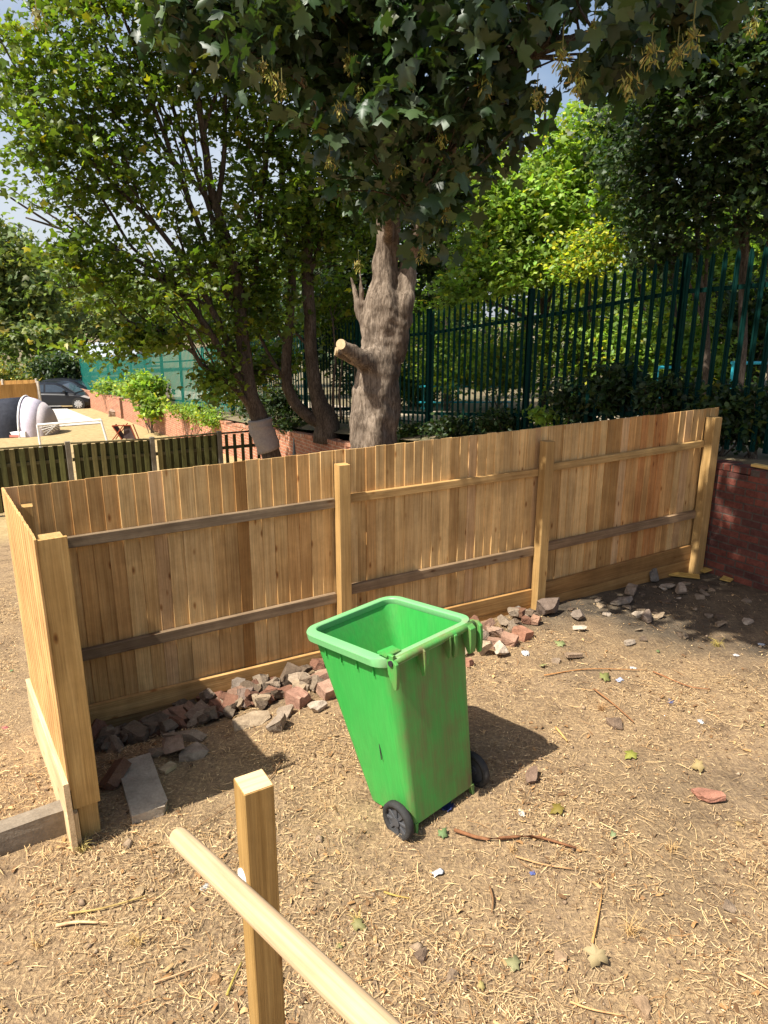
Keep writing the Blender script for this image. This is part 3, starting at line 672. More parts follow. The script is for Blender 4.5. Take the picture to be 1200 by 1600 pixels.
# back skirt and axle housing
for sg_ in (-1, 1): mb = MB(); mb.prism([(sg_ * .262, .0), (sg_ * .262, .07), (sg_ * .235, .07), (sg_ * .247, .0)], (0, -.004, 0), (1, 0, 0), (0, 0, 1), (0, 1, 0), .03); mb.build('foot_flap', 'bin_plastic', binr)
mb = MB(); mb.tube([(-.35, .062, .108), (.35, .062, .108)], .014, 10); mb.build('axle', 'grey_plastic', binr, smooth=True)
def wheel(xc, sgn):
    r, w2 = .120, .027
    prof = [(r - .035, -w2 * .7), (r - .012, -w2), (r, -w2 * .6), (r + .002, 0), (r, w2 * .6), (r - .012, w2), (r - .035, w2 * .7)]
    n = 28; th = np.linspace(0, 2 * math.pi, n, endpoint=False); V = []
    for a_ in th: V += [(xc + x_, .062 + rr * math.cos(a_), .108 + rr * math.sin(a_)) for rr, x_ in prof]
    m = len(prof); F = [(i * m + j, i * m + (j + 1) % m, ((i + 1) % n) * m + (j + 1) % m, ((i + 1) % n) * m + j) for i in range(n) for j in range(m)]
    wo = MB().add(V, F).build('wheel', 'black_rubber', binr, smooth=True)
    mb = MB(); mb.tube([(xc - .02, .062, .108), (xc + .024 * sgn if sgn > 0 else xc - .024, .062, .108)][::1], .03, 16)
    for k in range(8):
        a_ = k * math.pi / 4; d = np.array([0, math.cos(a_), math.sin(a_)]); mb.board(np.array([xc + sgn * .008, .062, .108]) + d * .06, d, np.cross(d, (1, 0, 0)), .075, .02, .016, (1, 1, 1), .003)
    mb.tube([(xc - .006, .062, .108), (xc + .001, .062, .108)], .088, 24); mb.build('hub', 'grey_plastic', wo)
wheel(-.335, -1); wheel(.342, 1)
mb = MB(); mb.board((-.3035, .20, .50), (.05, .10, 1), (0, 1, 0), .11, .007, .004, (.12, .3, .12), .001); mb.build('scuff_mark', 'black_rubber', binr)

# ---------------------------------------------------------------- foreground handrail
P0 = at(396, 1222, 1.68); hr = thing('stair_handrail', 'square timber newel post with a round pale handrail fixed across it, close in the foreground', 'handrail', (P0[0], P0[1], float(gz(P0[0], P0[1])))); hb = np.array(hr.location)
ax = np.array([math.cos(R_(31)), math.sin(R_(31)), 0])
mb = MB(); zt_ = P0[2]; mb.board((P0[0], P0[1], (zt_ - .25) / 2), Z3, ax, zt_ + .25, .086, .086, (.76, .69, .53), .003, seg=6); mb.build('newel_post', 'post_wood', hr, base=hb)
cp_ = MB(); cp_.board((P0[0], P0[1], zt_ + .001), ax, np.array([-ax[1], ax[0], 0]), .080, .080, .004, (1.25, 1.15, 1.0), .0005); cp_.build('post_end_grain', 'pale_wood', hr, base=hb)
A_ = at(277, 1306, 1.50); B_ = at(592, 1606, .86); dR = nrm(B_ - A_); B2 = B_ + dR * .35
mb = MB(); Lp = [A_ - dR * .006, A_ - dR * .002, A_ + dR * .006, A_ + dR * .02] + [A_ + (B2 - A_) * t for t in np.linspace(.08, 1, 12)]
mb.tube(Lp, [.012, .019, .0235, .0255] + [.0262] * 12, 24, (1.12, 1.06, 1.04)); mb.build('rail', 'pale_wood', hr, smooth=True, base=hb)
nf = np.array([-ax[1], ax[0], 0]) * -1.0   # faces of the newel
# bracket: white round rose on the left-front face of the newel, with an arm to the rail
lf = -ax  # left face normal
rose = onplane(380, 1372, P0 + lf * .043, lf)
mb = MB(); mb.tube([rose, rose + lf * .006, rose + lf * .008], [.028, .028, .022], 20); mb.tube(catmull([rose, rose + lf * .03, rose + lf * .05 + Z3 * .01], 6), .006, 8); mb.build('bracket', 'white_paint', hr, base=hb)

# ---------------------------------------------------------------- yard beyond: car, tent, goal, chair, fences, boulder
def car(name, loc, rz, label, hatch=True):
    root = thing(name, label, 'car', loc, rz)
    # side profile (x forward, z up) as stations: x, sill z, shoulder z, roof z, half width low, half width roof
    xs_ = np.array([-2.0, -1.93, -1.75, -1.3, -.6, .1, .55, 1.05, 1.5, 1.85, 2.02, 2.06])
    sh = np.array([.82, .90, .97, .98, .97, .95, .93, .90, .82, .70, .58, .45])
    V = []; hw = np.array([.60, .74, .82, .86, .87, .87, .87, .86, .83, .76, .66, .55])
    for x_, h, w_ in zip(xs_, sh, hw):
        for y_, z_ in ((-w_ * .94, .22), (-w_, .42), (-w_ * .985, h - .12), (-w_ * .9, h), (0, h + .03), (w_ * .9, h), (w_ * .985, h - .12), (w_, .42), (w_ * .94, .22)): V.append((x_, y_, z_))
    m = 9; n = len(xs_); F = [(i * m + j, i * m + (j + 1) % m, (i + 1) * m + (j + 1) % m, (i + 1) * m + j) for i in range(n - 1) for j in range(m)]
    F += [tuple(range(m - 1, -1, -1)), tuple((n - 1) * m + j for j in range(m))]
    mbb = MB().add(V, F)
    # cabin
    st = [(-1.88, .9, .72, .88), (-1.55, 1.42, .62, .92), (-1.2, 1.50, .60, .94), (-.5, 1.54, .60, .94), (.05, 1.50, .59, .93), (.35, 1.40, .60, .92), (1.15, .92, .70, .88)]
    V = []
    for x_, zr_, hr_, zl in st:
        V += [(x_, -.82, zl), (x_, -hr_ - .03, zr_ - .07), (x_, -hr_ * .8, zr_), (x_, hr_ * .8, zr_), (x_, hr_ + .03, zr_ - .07), (x_, .82, zl)]
    F = [(i * 6 + j, i * 6 + j + 1, i * 6 + 7 + j, i * 6 + 6 + j) for i in range(len(st) - 1) for j in range(5)] + [(0, 1, 2, 3, 4, 5), tuple(36 + j for j in (5, 4, 3, 2, 1, 0))]
    mbb.add(V, F); mbb.build('body', 'car_paint', root, smooth=False)
    for sgn in (-1, 1):
        side = lambda x_, z_: (x_, sgn * (.835 - (z_ - .93) / (1.46 - .93) * .195 + .0), z_)
        for poly in ([(-1.45, 1.0), (-1.25, 1.36), (-.62, 1.42), (-.62, 1.0)], [(-.52, 1.0), (-.52, 1.42), (0.0, 1.40), (.35, 1.27), (.72, 1.0)]):
            V = [side(*p) for p in poly]; V2 = [(a_, b_ - sgn * .05, c_) for a_, b_, c_ in V]; k = len(V)
            MB().add(V + V2, [tuple(range(k)), tuple(range(2 * k - 1, k - 1, -1))] + [(i, (i + 1) % k, k + (i + 1) % k, k + i) for i in range(k)]).build('window', 'car_glass', root)
        mb = MB(); mb.box((.5, sgn * .90 - .07, .98), (.62, sgn * .90 + .07, 1.1)); mb.build('mirror', 'car_paint', root)
        mb = MB(); mb.prism([(1.42, .74), (1.9, .60), (1.98, .66), (1.6, .80)], (0, sgn * .72 - .09, 0), (1, 0, 0), (0, 0, 1), (0, 1, 0), .18); mb.build('headlight', 'alloy', root)
        for xw in (-1.25, 1.28):
            mb = MB(); mb.tube([(xw, sgn * .74, .31), (xw, sgn * .885, .31)], .36, 24); mb.build('wheel_arch', 'black_rubber', root)
            mb = MB(); mb.tube([(xw, sgn * .70, .31), (xw, sgn * .86, .31), (xw, sgn * .89, .31)], [.315, .315, .29], 24); wo = mb.build('wheel', 'black_rubber', root)
            mb = MB(); mb.tube([(xw, sgn * .85, .31), (xw, sgn * .90, .31)], .06, 12)
            for k in range(10):
                a_ = k * math.pi / 5; d = np.array([math.cos(a_), 0, math.sin(a_)]); mb.board(np.array([xw, sgn * .894, .31]) + d * .13, d, np.cross(d, (0, 1, 0)), .2, .07, .02, (1, 1, 1), .004)
            mb.build('rim', 'alloy', wo)
    mb = MB(); mb.add([(.42, -.58, 1.40), (.42, .58, 1.40), (1.13, .66, .965), (1.13, -.66, .965), (.40, -.58, 1.35), (.40, .58, 1.35), (1.09, .66, .92), (1.09, -.66, .92)], [(0, 1, 2, 3), (7, 6, 5, 4), (0, 4, 5, 1), (1, 5, 6, 2), (2, 6, 7, 3), (3, 7, 4, 0)]); mb.build('windscreen', 'car_glass', root)
    mb = MB(); mb.box((2.02, -.4, .32), (2.075, .4, .50)); mb.build('grille', 'black_rubber', root)
    mb = MB(); mb.box((2.065, -.25, .5), (2.085, .25, .6)); mb.build('number_plate', 'white_paint', root)
    return root
def gp(px, py):
    p = hitg(px, py); return p
c1 = hitg(86, 640); car('parked_car', (c1[0], c1[1] + .9, float(gz(c1[0], c1[1] + .9)) + .03), R_(4), 'black hatchback car parked nose right on the driveway behind the tent')
car('parked_car', (c1[0] - .9, c1[1] + 4.6, float(gz(c1[0], c1[1] + 4.6)) + .05), R_(8), 'second dark car mostly hidden behind the black hatchback')
# tunnel tent
tp = hitg(10, 684); tent = thing('tent', 'dark tunnel tent with a pale domed porch on the dry lawn', 'tent', tp); tb = tp
tdx = np.array([1, .12, 0]); tdx = nrm(tdx); tdy = np.array([-tdx[1], tdx[0], 0])
def arch(xo, rad, h, y0=1.0, n=14):
    th = np.linspace(0, math.pi, n); return [tp + tdx * xo + tdy * (y0 - rad * math.cos(t)) + Z3 * (h * math.sin(t) ** .8) for t in th]
def skin(archs, name, mat, tint=(1, 1, 1)):
    n = len(archs[0]); V = np.concatenate([np.array(a_) for a_ in archs]); F = [(i * n + j, i * n + j + 1, (i + 1) * n + j + 1, (i + 1) * n + j) for i in range(len(archs) - 1) for j in range(n - 1)]
    F.append(tuple(range(n))); F.append(tuple((len(archs) - 1) * n + j for j in range(n - 1, -1, -1)))
    MB().add(V, F, tint).build(name, mat, tent, smooth=True, base=tb)
skin([arch(-2.6, 1.0, 1.0), arch(-1.8, 1.1, 1.35), arch(-.8, 1.1, 1.42), arch(-.1, 1.12, 1.48), arch(.55, 1.12, 1.52)], 'tunnel', 'dark_fabric')
skin([arch(.56, 1.13, 1.53), arch(.9, 1.1, 1.45), arch(1.2, 1.0, 1.3)], 'porch', 'pale_fabric', (.9, .85, .95))
skin([arch(1.2, 1.0, 1.3), arch(1.45, .85, 1.05), arch(1.6, .6, .65), arch(1.66, .25, .25)], 'porch_front', 'pale_fabric', (.55, .5, .48))
mb = MB(); mb.tube(arch(.555, 1.14, 1.56, n=20), .035, 6); mb.build('hoop', 'white_paint', tent, base=tb)
# small box by the tent
bp_ = hitg(31, 683); mb = MB(); mb.box(bp_ + np.array([-.33, -.2, 0]), bp_ + np.array([.33, .2, .26]), (.95, .93, .95), .03); 
cb = thing('cool_box', 'small white and red box lying beside the dark tent', 'box', bp_); mb.build('lid', 'litter', cb, base=bp_)
mb = MB(); mb.box(bp_ + np.array([-.30, -.22, .03]), bp_ + np.array([.1, -.203, .12]), (.75, .25, .2), .002); mb.build('side_panel', 'litter', cb, base=bp_)
# goal
g0 = at(64, 700, 23.0); g1 = at(171, 694, 23.6); zg0, zg1 = float(gz(*g0[:2])), float(gz(*g1[:2])); ht0 = at(61, 664, 23.0)[2]; ht1 = at(160, 656, 23.6)[2]
gt = thing('football_goal', 'small white framed football goal with a torn net on the dry lawn', 'goal', (g0[0], g0[1], zg0)); gb = np.array([g0[0], g0[1], zg0])
TL = np.array([g0[0] - .02, g0[1], ht0]); TR = np.array([g1[0] - .2, g1[1], ht1]); BL = np.array([g0[0], g0[1], zg0]); BR = np.array([g1[0], g1[1], zg1])
for nm_, a_, b_ in (('post', BL, TL), ('post', BR, TR), ('crossbar', TL, TR)):
    mb = MB(); mb.tube([a_, b_], .038, 8); mb.build(nm_, 'white_paint', gt, base=gb)
mb = MB()
for k in range(9):
    f = k / 8 * .34; A1 = TL + (TR - TL) * f; mb.tube([A1, A1 + np.array([.05, .5, -.42 + .9 * f])], .008, 4, cap=False)
for k in range(1, 5):
    f = k / 4; mb.tube([TL + np.array([0, .45 * f, -.40 * f]), TL + (TR - TL) * .34 * (1 - .6 * f) + np.array([0, .45 * f, -.2 * f])], .008, 4, cap=False)
mb.build('net', 'white_paint', gt, base=gb)
# folding chair
cp0 = hitg(192, 689); ch = thing('folding_chair', 'tipped dark red folding camp chair on the dry lawn right of the goal', 'chair', cp0, R_(0)); 
mb = MB()
for a_, b_ in (((-.42, 0, 0), (.1, 0, .62)), ((-.42, .4, 0), (.1, .4, .62)), ((.0, 0, 0), (-.35, 0, .58)), ((.0, .4, 0), (-.35, .4, .58)), ((.48, .1, 0), (.3, .1, .58)), ((.48, .4, 0), (.3, .4, .58)), ((-.35, 0, .58), (.3, .1, .58))): mb.tube([a_, b_], .022, 6, (.85, .27, .2))
mb.build('frame', 'twig', ch)
mb = MB(); mb.add([(-.36, .02, .56), (-.05, .02, .05), (-.05, .38, .05), (-.36, .38, .56), (-.33, .03, .58), (-.02, .03, .07), (-.02, .37, .07), (-.33, .37, .58)], [(0, 1, 2, 3), (7, 6, 5, 4), (0, 4, 5, 1), (1, 5, 6, 2), (2, 6, 7, 3), (3, 7, 4, 0)], (1.2, .6, .6))
mb.build('seat', 'dark_fabric', ch)
mb = MB(); mb.add([(.02, .05, .08), (.46, .08, .06), (.3, .12, .57), (.05, .09, .57), (.02, .07, .08), (.46, .10, .06), (.3, .14, .57), (.05, .11, .57)], [(0, 1, 2, 3), (7, 6, 5, 4), (0, 4, 5, 1), (1, 5, 6, 2), (2, 6, 7, 3), (3, 7, 4, 0)], (2.6, 1.5, 1.0)); mb.build('backrest', 'dark_fabric', ch)
# orange panel fences
def panel_fence(pts, h, label):
    root = thing('panel_fence', label, 'fence', pts[0]); pb_ = np.array(pts[0], float)
    for p in pts: mb = MB(); mb.board((p[0], p[1], p[2] + h / 2), Z3, (1, 0, 0), h + .12, .11, .11, (1.5, 1.45, 1.4), .01); mb.build('post', 'concrete', root, base=pb_)
    for p, q_ in zip(pts[:-1], pts[1:]):
        p, q_ = np.array(p, float), np.array(q_, float); d = q_ - p; mb = MB(); n = 12
        for k in range(n): c = p + d * (k + .5) / n + Z3 * h / 2; mb.board(c, Z3, d * np.array([1, 1, 0]), h * .98, np.linalg.norm(d) / n * 1.02, .02 + .012 * (k % 2), tintv((1, 1, 1), .1), .002)
        mb.build('panel', 'orange_wood', root, base=pb_)
a1 = at(62, 622, 34.5); a1[2] = at(62, 625, 34.5)[2]; hF = at(62, 596, 34.5)[2] - a1[2]
pf = [a1 + np.array([-1.95 * k * .78, -1.95 * k * .62, 0]) for k in range(3)]
pf = [np.array([p[0], p[1], float(gz(p[0], p[1]))]) for p in pf]; panel_fence(pf, 1.85, 'orange panel fence with concrete posts behind the dark tent')
b1 = at(58, 606, 43); pf = [b1 + np.array([-1.9 * k, -.25 * k, 0]) for k in range(3)]; pf = [np.array([p[0], p[1], float(gz(p[0], p[1])) + .15]) for p in pf]; panel_fence(pf, at(58, 593, 43)[2] - pf[0][2], 'orange vertical board fence left of the parked cars, further back')

def rock_mesh(rg, size, flat=.7, cut=.34, brick=False):
    """angular broken lump: a subdivided box cut by random planes"""
    import bmesh
    bm = bmesh.new(); bmesh.ops.create_cube(bm, size=1)
    for v in bm.verts: v.co.x *= size[0]; v.co.y *= size[1]; v.co.z *= size[2]
    for _ in range(2 if brick else 6):
        n = Vector(nrm(rg.normal(size=3))); d = max(abs(n.x) * size[0], abs(n.y) * size[1], abs(n.z) * size[2]) * rg.uniform(.36, .52) if not brick else (abs(n.x) * size[0] + abs(n.y) * size[1] + abs(n.z) * size[2]) * rg.uniform(cut, cut + .1)
        r = bmesh.ops.bisect_plane(bm, geom=bm.verts[:] + bm.edges[:] + bm.faces[:], plane_co=n * d, plane_no=n, clear_outer=True)
        ed = [e for e in bm.edges if e.is_boundary]
        if ed: bmesh.ops.contextual_create(bm, geom=ed)
    bmesh.ops.triangulate(bm, faces=bm.faces); bmesh.ops.subdivide_edges(bm, edges=bm.edges, cuts=2, use_grid_fill=True)
    m = min(size)
    for v in bm.verts: v.co += Vector(rg.normal(size=3)) * m * .022
    bmesh.ops.recalc_face_normals(bm, faces=bm.faces)
    V = np.array([v.co[:] for v in bm.verts]); F = [tuple(v.index for v in f.verts) for f in bm.faces]
    bm.verts.index_update(); F = [tuple(v.index for v in f.verts) for f in bm.faces]; bm.free(); return V, F
def rotm(rg, tilt=.25):
    return np.array(Matrix.Rotation(rg.uniform(0, 6.28), 3, 'Z') @ Matrix.Rotation(rg.normal(0, tilt), 3, 'X') @ Matrix.Rotation(rg.normal(0, tilt), 3, 'Y'))
def lump(name, pos, size, tint, label, cat, group=None, seed=0, tilt=.2, brick=False, mat='rubble_stone', rz=None, sink=.15, lift=0):
    rg = np.random.default_rng(seed); V, F = rock_mesh(rg, size, brick=brick); M = rotm(rg, tilt)
    if rz is not None: M = np.array(Matrix.Rotation(rz, 3, 'Z') @ Matrix.Rotation(rg.normal(0, tilt), 3, 'X'))
    V = V @ M.T; z0 = V[:, 2].min(); h = V[:, 2].max() - z0
    me = raw_mesh(name, V, F, np.broadcast_to(np.array(tint, float), (len(V), 3)), V)
    o = link(name, me, mat); o.location = (pos[0], pos[1], float(gz(pos[0], pos[1])) - z0 - sink * h + lift); return tag(o, label, cat, group)
bl = hitg(177, 650); lump('boulder', bl, (.75, .45, .5), (.95, .85, .8), 'pale pinkish boulder at the foot of the far brick wall', 'rock', seed=3)
# house far off
hp_ = at(140, 556, 85); hs = thing('house', 'pale-roofed building glimpsed far behind the left tree', 'house', (hp_[0], hp_[1], hp_[2] - 3)); 
mb = MB(); mb.box((-5, 0, -2), (5, 7, 2.6), (1, 1, 1), .02); mb.build('wall', 'render_wall', hs)
mb = MB(); mb.prism([(-.4, 2.6), (3.5, 4.4), (7.4, 2.6)], (-5.4, 0, 0), (0, 1, 0), (0, 0, 1), (1, 0, 0), 10.8); mb.build('roof', 'roof_sheet', hs)
for x_ in (-3, 0, 3): mb = MB(); mb.box((x_ - .6, -.04, .6), (x_ + .6, .02, 1.8)); mb.build('window', 'car_glass', hs)
# turquoise railings in the park
for (px0, px1, y_top, y_bot, Yr, lb) in ((1143, 1235, 567, 640, 13.5, 'turquoise tubular railing in the park seen through the right end of the palisade'), (1026, 1062, 574, 650, 14.5, 'turquoise railing half hidden by leaves left of the larger railing'), (655, 800, 604, 660, 21, 'distant turquoise railing low behind the palisade right of the big trunk')):
    A_ = at(px0, y_top, Yr); B_ = at(px1, y_top, Yr + .6); zb_ = float(bz(A_[0], A_[1])); rt = thing('railing', lb, 'railing', (A_[0], A_[1], zb_)); rb = np.array([A_[0], A_[1], zb_])
    hgt = A_[2] - zb_
    mb = MB(); mb.tube([A_, B_], .03, 8); mb.build('top_rail', 'blue_paint', rt, base=rb)
    mb = MB(); mb.tube([A_ - Z3 * min(.62, hgt * .6), B_ - Z3 * min(.62, hgt * .6)], .025, 8); mb.build('lower_rail', 'blue_paint', rt, base=rb)
    for k in range(2):
        p = A_ + (B_ - A_) * (k * .9 + .04); mb = MB(); mb.tube([(p[0], p[1], zb_ - .3), (p[0], p[1], A_[2])], .036, 8); mb.tube([(p[0], p[1], A_[2] - .66), (p[0], p[1], A_[2] - .6)], .06, 8); mb.build('upright', 'blue_paint', rt, base=rb)
# ---------------------------------------------------------------- rubble along the fence foot
RED = (.62, .36, .28); PINK = (.85, .6, .5); GREY = (.70, .63, .55); DARK = (.42, .35, .29); TAN = (.95, .84, .68); PALE = (1.2, 1.15, 1.08)
rows_ = [
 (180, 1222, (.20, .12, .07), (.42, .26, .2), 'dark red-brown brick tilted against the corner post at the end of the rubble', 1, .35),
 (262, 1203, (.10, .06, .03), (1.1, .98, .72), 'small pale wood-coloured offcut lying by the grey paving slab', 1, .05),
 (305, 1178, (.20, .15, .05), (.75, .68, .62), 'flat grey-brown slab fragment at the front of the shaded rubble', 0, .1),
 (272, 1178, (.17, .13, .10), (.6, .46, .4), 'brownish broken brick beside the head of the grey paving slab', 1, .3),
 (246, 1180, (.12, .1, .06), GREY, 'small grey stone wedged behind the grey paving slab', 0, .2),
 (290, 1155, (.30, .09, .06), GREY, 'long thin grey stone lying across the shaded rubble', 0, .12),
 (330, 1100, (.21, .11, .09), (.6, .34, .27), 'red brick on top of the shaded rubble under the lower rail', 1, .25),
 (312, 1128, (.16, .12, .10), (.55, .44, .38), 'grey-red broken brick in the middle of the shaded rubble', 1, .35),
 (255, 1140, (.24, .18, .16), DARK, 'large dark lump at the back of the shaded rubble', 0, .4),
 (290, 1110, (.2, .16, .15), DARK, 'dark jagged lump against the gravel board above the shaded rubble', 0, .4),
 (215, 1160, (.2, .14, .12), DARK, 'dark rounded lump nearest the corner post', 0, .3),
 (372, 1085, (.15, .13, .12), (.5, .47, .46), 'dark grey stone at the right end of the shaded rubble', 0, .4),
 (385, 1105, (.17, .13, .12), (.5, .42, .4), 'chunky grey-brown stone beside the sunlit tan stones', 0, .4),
 (408, 1080, (.15, .1, .1), GREY, 'grey cobble touching the gravel board left of the pale brick', 0, .3),
 (432, 1082, (.13, .1, .09), GREY, 'round grey cobble right of the other cobble by the gravel board', 0, .3),
 (412, 1103, (.15, .12, .09), TAN, 'tan stone standing up in the sun at the pile front', 0, .3),
 (393, 1130, (.28, .17, .045), TAN, 'flat tan slab lying half in shadow in front of the rubble', 0, .08),
 (432, 1138, (.17, .12, .09), (.72, .66, .6), 'rough grey-brown stone alone in front of the rubble', 0, .2),
 (470, 1072, (.19, .11, .09), (1.02, .93, .82), 'pale cream stone on top of the red brick left of the bin', 0, .15),
 (466, 1100, (.15, .12, .11), (.9, .58, .5), 'pink-red brick end under the pale cream stone', 1, .1),
 (503, 1070, (.16, .12, .10), PINK, 'pink brick leaning just left of the green bin', 1, .3),
 (512, 1088, (.15, .12, .11), (1.0, .72, .62), 'pale pink brick half hidden by the green bin', 1, .2),
 (495, 1110, (.14, .09, .05), PALE, 'small pale stone flake in front of the pink bricks', 0, .1),
 (462, 1062, (.16, .05, .09), (.5, .47, .46), 'thin dark slate standing behind the pale cream stone', 0, .15),
 (445, 1118, (.14, .1, .05), (.8, .72, .64), 'flat brown stone in front of the tan standing stone', 0, .12),
 (735, 1005, (.13, .1, .08), (.9, .8, .68), 'tan stone right beside the bin at the pile of pale bricks', 0, .2),
 (752, 998, (.14, .1, .09), (.8, .72, .66), 'grey-tan stone at the back of the pale brick pile', 0, .25),
 (775, 996, (.16, .11, .09), (1.0, .8, .7), 'pale pink stone at the top of the pale brick pile', 0, .2),
 (772, 1010, (.12, .1, .08), PINK, 'pink half brick in the middle of the pale brick pile', 1, .15),
 (795, 1006, (.14, .1, .08), (.9, .62, .52), 'pink brick end right of the pink half brick', 1, .12),
 (816, 996, (.15, .12, .09), (.95, .55, .42), 'orange-red brick at the right end of the pale brick pile', 1, .15),
 (757, 1022, (.13, .11, .09), (1.0, .9, .76), 'cream stone at the front of the pale brick pile', 0, .25),
 (782, 1024, (.15, .1, .07), PALE, 'whitish stone at the front of the pale brick pile', 0, .2),
 (728, 1040, (.11, .08, .06), (.85, .5, .4), 'small red brick piece closest to the bin side', 1, .15),
 (725, 1025, (.11, .09, .07), TAN, 'small tan stone tucked behind the bin edge', 0, .2),
 (838, 975, (.11, .08, .07), (.9, .62, .5), 'small pinkish stone below the second fence post', 0, .2),
 (860, 960, (.22, .17, .15), (.42, .36, .34), 'large dark stone at the foot of the third post', 0, .2),
 (905, 968, (.15, .11, .08), (.5, .46, .44), 'dark grey stone right of the large dark stone', 0, .2),
 (812, 965, (.12, .05, .11), (.5, .5, .5), 'upright dark slate piece left of the third post foot', 0, .3),
 (905, 985, (.13, .08, .03), PALE, 'flat pale flake in front of the dark grey stone', 0, .08),
 (970, 945, (.26, .12, .05), (.6, .58, .56), 'flat grey slab in the shade before the last bay', 0, .1),
 (985, 928, (.24, .1, .06), (.7, .62, .54), 'brownish stone lying behind the flat grey slab', 0, .1),
 (1010, 970, (.18, .1, .07), (.5, .44, .42), 'reddish grey stone in the shade in front of the flat slab', 0, .15),
 (1065, 928, (.15, .11, .08), (.8, .74, .68), 'pale rounded stone in the shade near the end post', 0, .2),
 (1020, 910, (.1, .05, .16), (.42, .42, .42), 'dark slate standing upright against the last gravel board', 0, .25),
 (1045, 920, (.17, .1, .03), (.9, .86, .8), 'thin pale flake beside the pale rounded stone', 0, .15),
 (895, 1028, (.15, .08, .03), (.75, .62, .5), 'flat brown stone alone on the ground right of the brick pile', 0, .08),
]
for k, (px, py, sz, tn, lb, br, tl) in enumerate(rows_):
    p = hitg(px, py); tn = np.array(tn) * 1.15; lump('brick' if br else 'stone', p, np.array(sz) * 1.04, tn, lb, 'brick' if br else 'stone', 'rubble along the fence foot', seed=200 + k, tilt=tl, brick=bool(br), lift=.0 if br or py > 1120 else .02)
rg = np.random.default_rng(92)
for k in range(48):     # more of the heap, leaning on the gravel boards
    fu = rg.uniform(.08, 2.25) if k < 38 else rg.uniform(2.9, 4.2); d = rg.uniform(.10, .42) * (1 if fu > .5 else 1.3); p = K + U * fu - N_ * d; br = rg.random() < .35; s = rg.uniform(.9, 1.25)
    tn = [RED, (.6, .42, .34), GREY, DARK, TAN, (.55, .48, .42)][rg.integers(0, 6)] if not br else [RED, PINK, (.5, .3, .22)][rg.integers(0, 3)]
    lump('brick' if br else 'stone', p, np.array((.17, .11, .07) if br else (rg.uniform(.12, .2), rg.uniform(.09, .13), rg.uniform(.05, .11))) * s, tn, 'broken brick in the heap of rubble leaning on the gravel board' if br else 'stone in the heap of rubble leaning on the gravel board', 'brick' if br else 'stone', 'heaped bricks against the gravel board' if br else 'heaped stones against the gravel board', seed=1200 + k, tilt=.35, brick=br, lift=max(0, .13 - .32 * d) * rg.uniform(.3, 1))
rg = np.random.default_rng(91)
for k in range(110):     # small broken fragments filling the pile
    fu = rg.choice([rg.uniform(.05, 2.0), rg.uniform(2.0, 4.3), rg.uniform(.1, 1.7)]); off = -rg.uniform(.05, .5) if fu < 2.1 else -rg.uniform(.1, .45)
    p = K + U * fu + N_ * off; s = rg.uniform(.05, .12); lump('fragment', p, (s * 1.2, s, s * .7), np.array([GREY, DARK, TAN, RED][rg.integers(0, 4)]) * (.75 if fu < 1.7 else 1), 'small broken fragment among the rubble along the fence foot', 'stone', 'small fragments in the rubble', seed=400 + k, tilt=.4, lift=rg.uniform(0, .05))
for k in range(34):     # bits lying in the shade below the last bay
    fu = rg.uniform(4.7, 6.7); p = K + U * fu - N_ * rg.uniform(.15, 1.3); s = rg.uniform(.04, .10); lump('fragment', p, (s * 1.4, s, s * .35), np.array([GREY, TAN, DARK, PALE][rg.integers(0, 4)]) * .9, 'small flat fragment on the shaded earth below the last fence bay', 'stone', 'flat fragments in the shade', seed=1500 + k, tilt=.2)
# flat slabs and blocks lying by themselves
def slab(px, py, L, W, H, ang, tint, label, name='paving_slab', mat='concrete', tilt=(0, 0), seed=1, sink=.3):
    p = hitg(px, py); rg = np.random.default_rng(seed); V, F = rock_mesh(rg, (L, W, H), brick=True, cut=.405); V[:, 2] *= 1
    M = np.array(Matrix.Rotation(ang, 3, 'Z') @ Matrix.Rotation(tilt[0], 3, 'X') @ Matrix.Rotation(tilt[1], 3, 'Y')); V = V @ M.T; z0 = V[:, 2].min()
    o = link(name, raw_mesh(name, V, F, np.broadcast_to(np.array(tint, float), (len(V), 3)), V), mat); o.location = (p[0], p[1], p[2] - z0 - sink * H); return tag(o, label, 'slab' if 'slab' in name else 'block')
slab(222, 1232, .62, .22, .07, R_(118), (1.05, .98, .9), 'long grey paving slab in the shade beside the corner post', seed=5)
slab(28, 1318, .72, .12, .17, R_(34), (.62, .58, .52), 'long grey concrete kerb block on the ground left of the corner post', name='concrete_block', seed=6, sink=.15)
lump('brick', hitg(1106, 1247), (.17, .11, .05), (.95, .52, .42), 'lone broken red brick on the open ground at the right', 'brick', seed=901, tilt=.12, rz=.2)
def plank(px, py, L, W, T, ang, tint, label, z=.02, mat='board_wood', name='wood_offcut', tilt=0):
    p = hitg(px, py); mb = MB(); d = np.array([math.cos(ang), math.sin(ang), tilt]); mb.board((0, 0, 0), d, (-math.sin(ang), math.cos(ang), .02), L, W, T, tint, .002); o = mb.build(name, mat); o.location = (p[0], p[1], p[2] + z); tag(o, label, 'wood offcut')
plank(1068, 902, .34, .13, .015, R_(-20), (.85, .85, .55), 'greenish board offcut at the foot of the end post, left piece', .03)
plank(1112, 893, .36, .10, .015, R_(25), (.8, .8, .5), 'greenish board offcut leaning by the brick wall foot, back piece', .05, tilt=.1)
plank(1138, 906, .26, .12, .015, R_(48), (.8, .8, .52), 'greenish board offcut in front of the brick wall, right piece', .03)
pw = ws(-.55, .1); mb = MB(); mb.board((0, 0, 0), (*(WD * -1), .0), (*WR, 0), .42, .09, .03, (1.1, 1.1, .8), .003); o = mb.build('wood_offcut', 'board_wood'); o.location = (pw[0], pw[1], float(topA(-.55)) + .10); tag(o, 'greenish plank end lying on top of the dark brick wall', 'wood offcut')
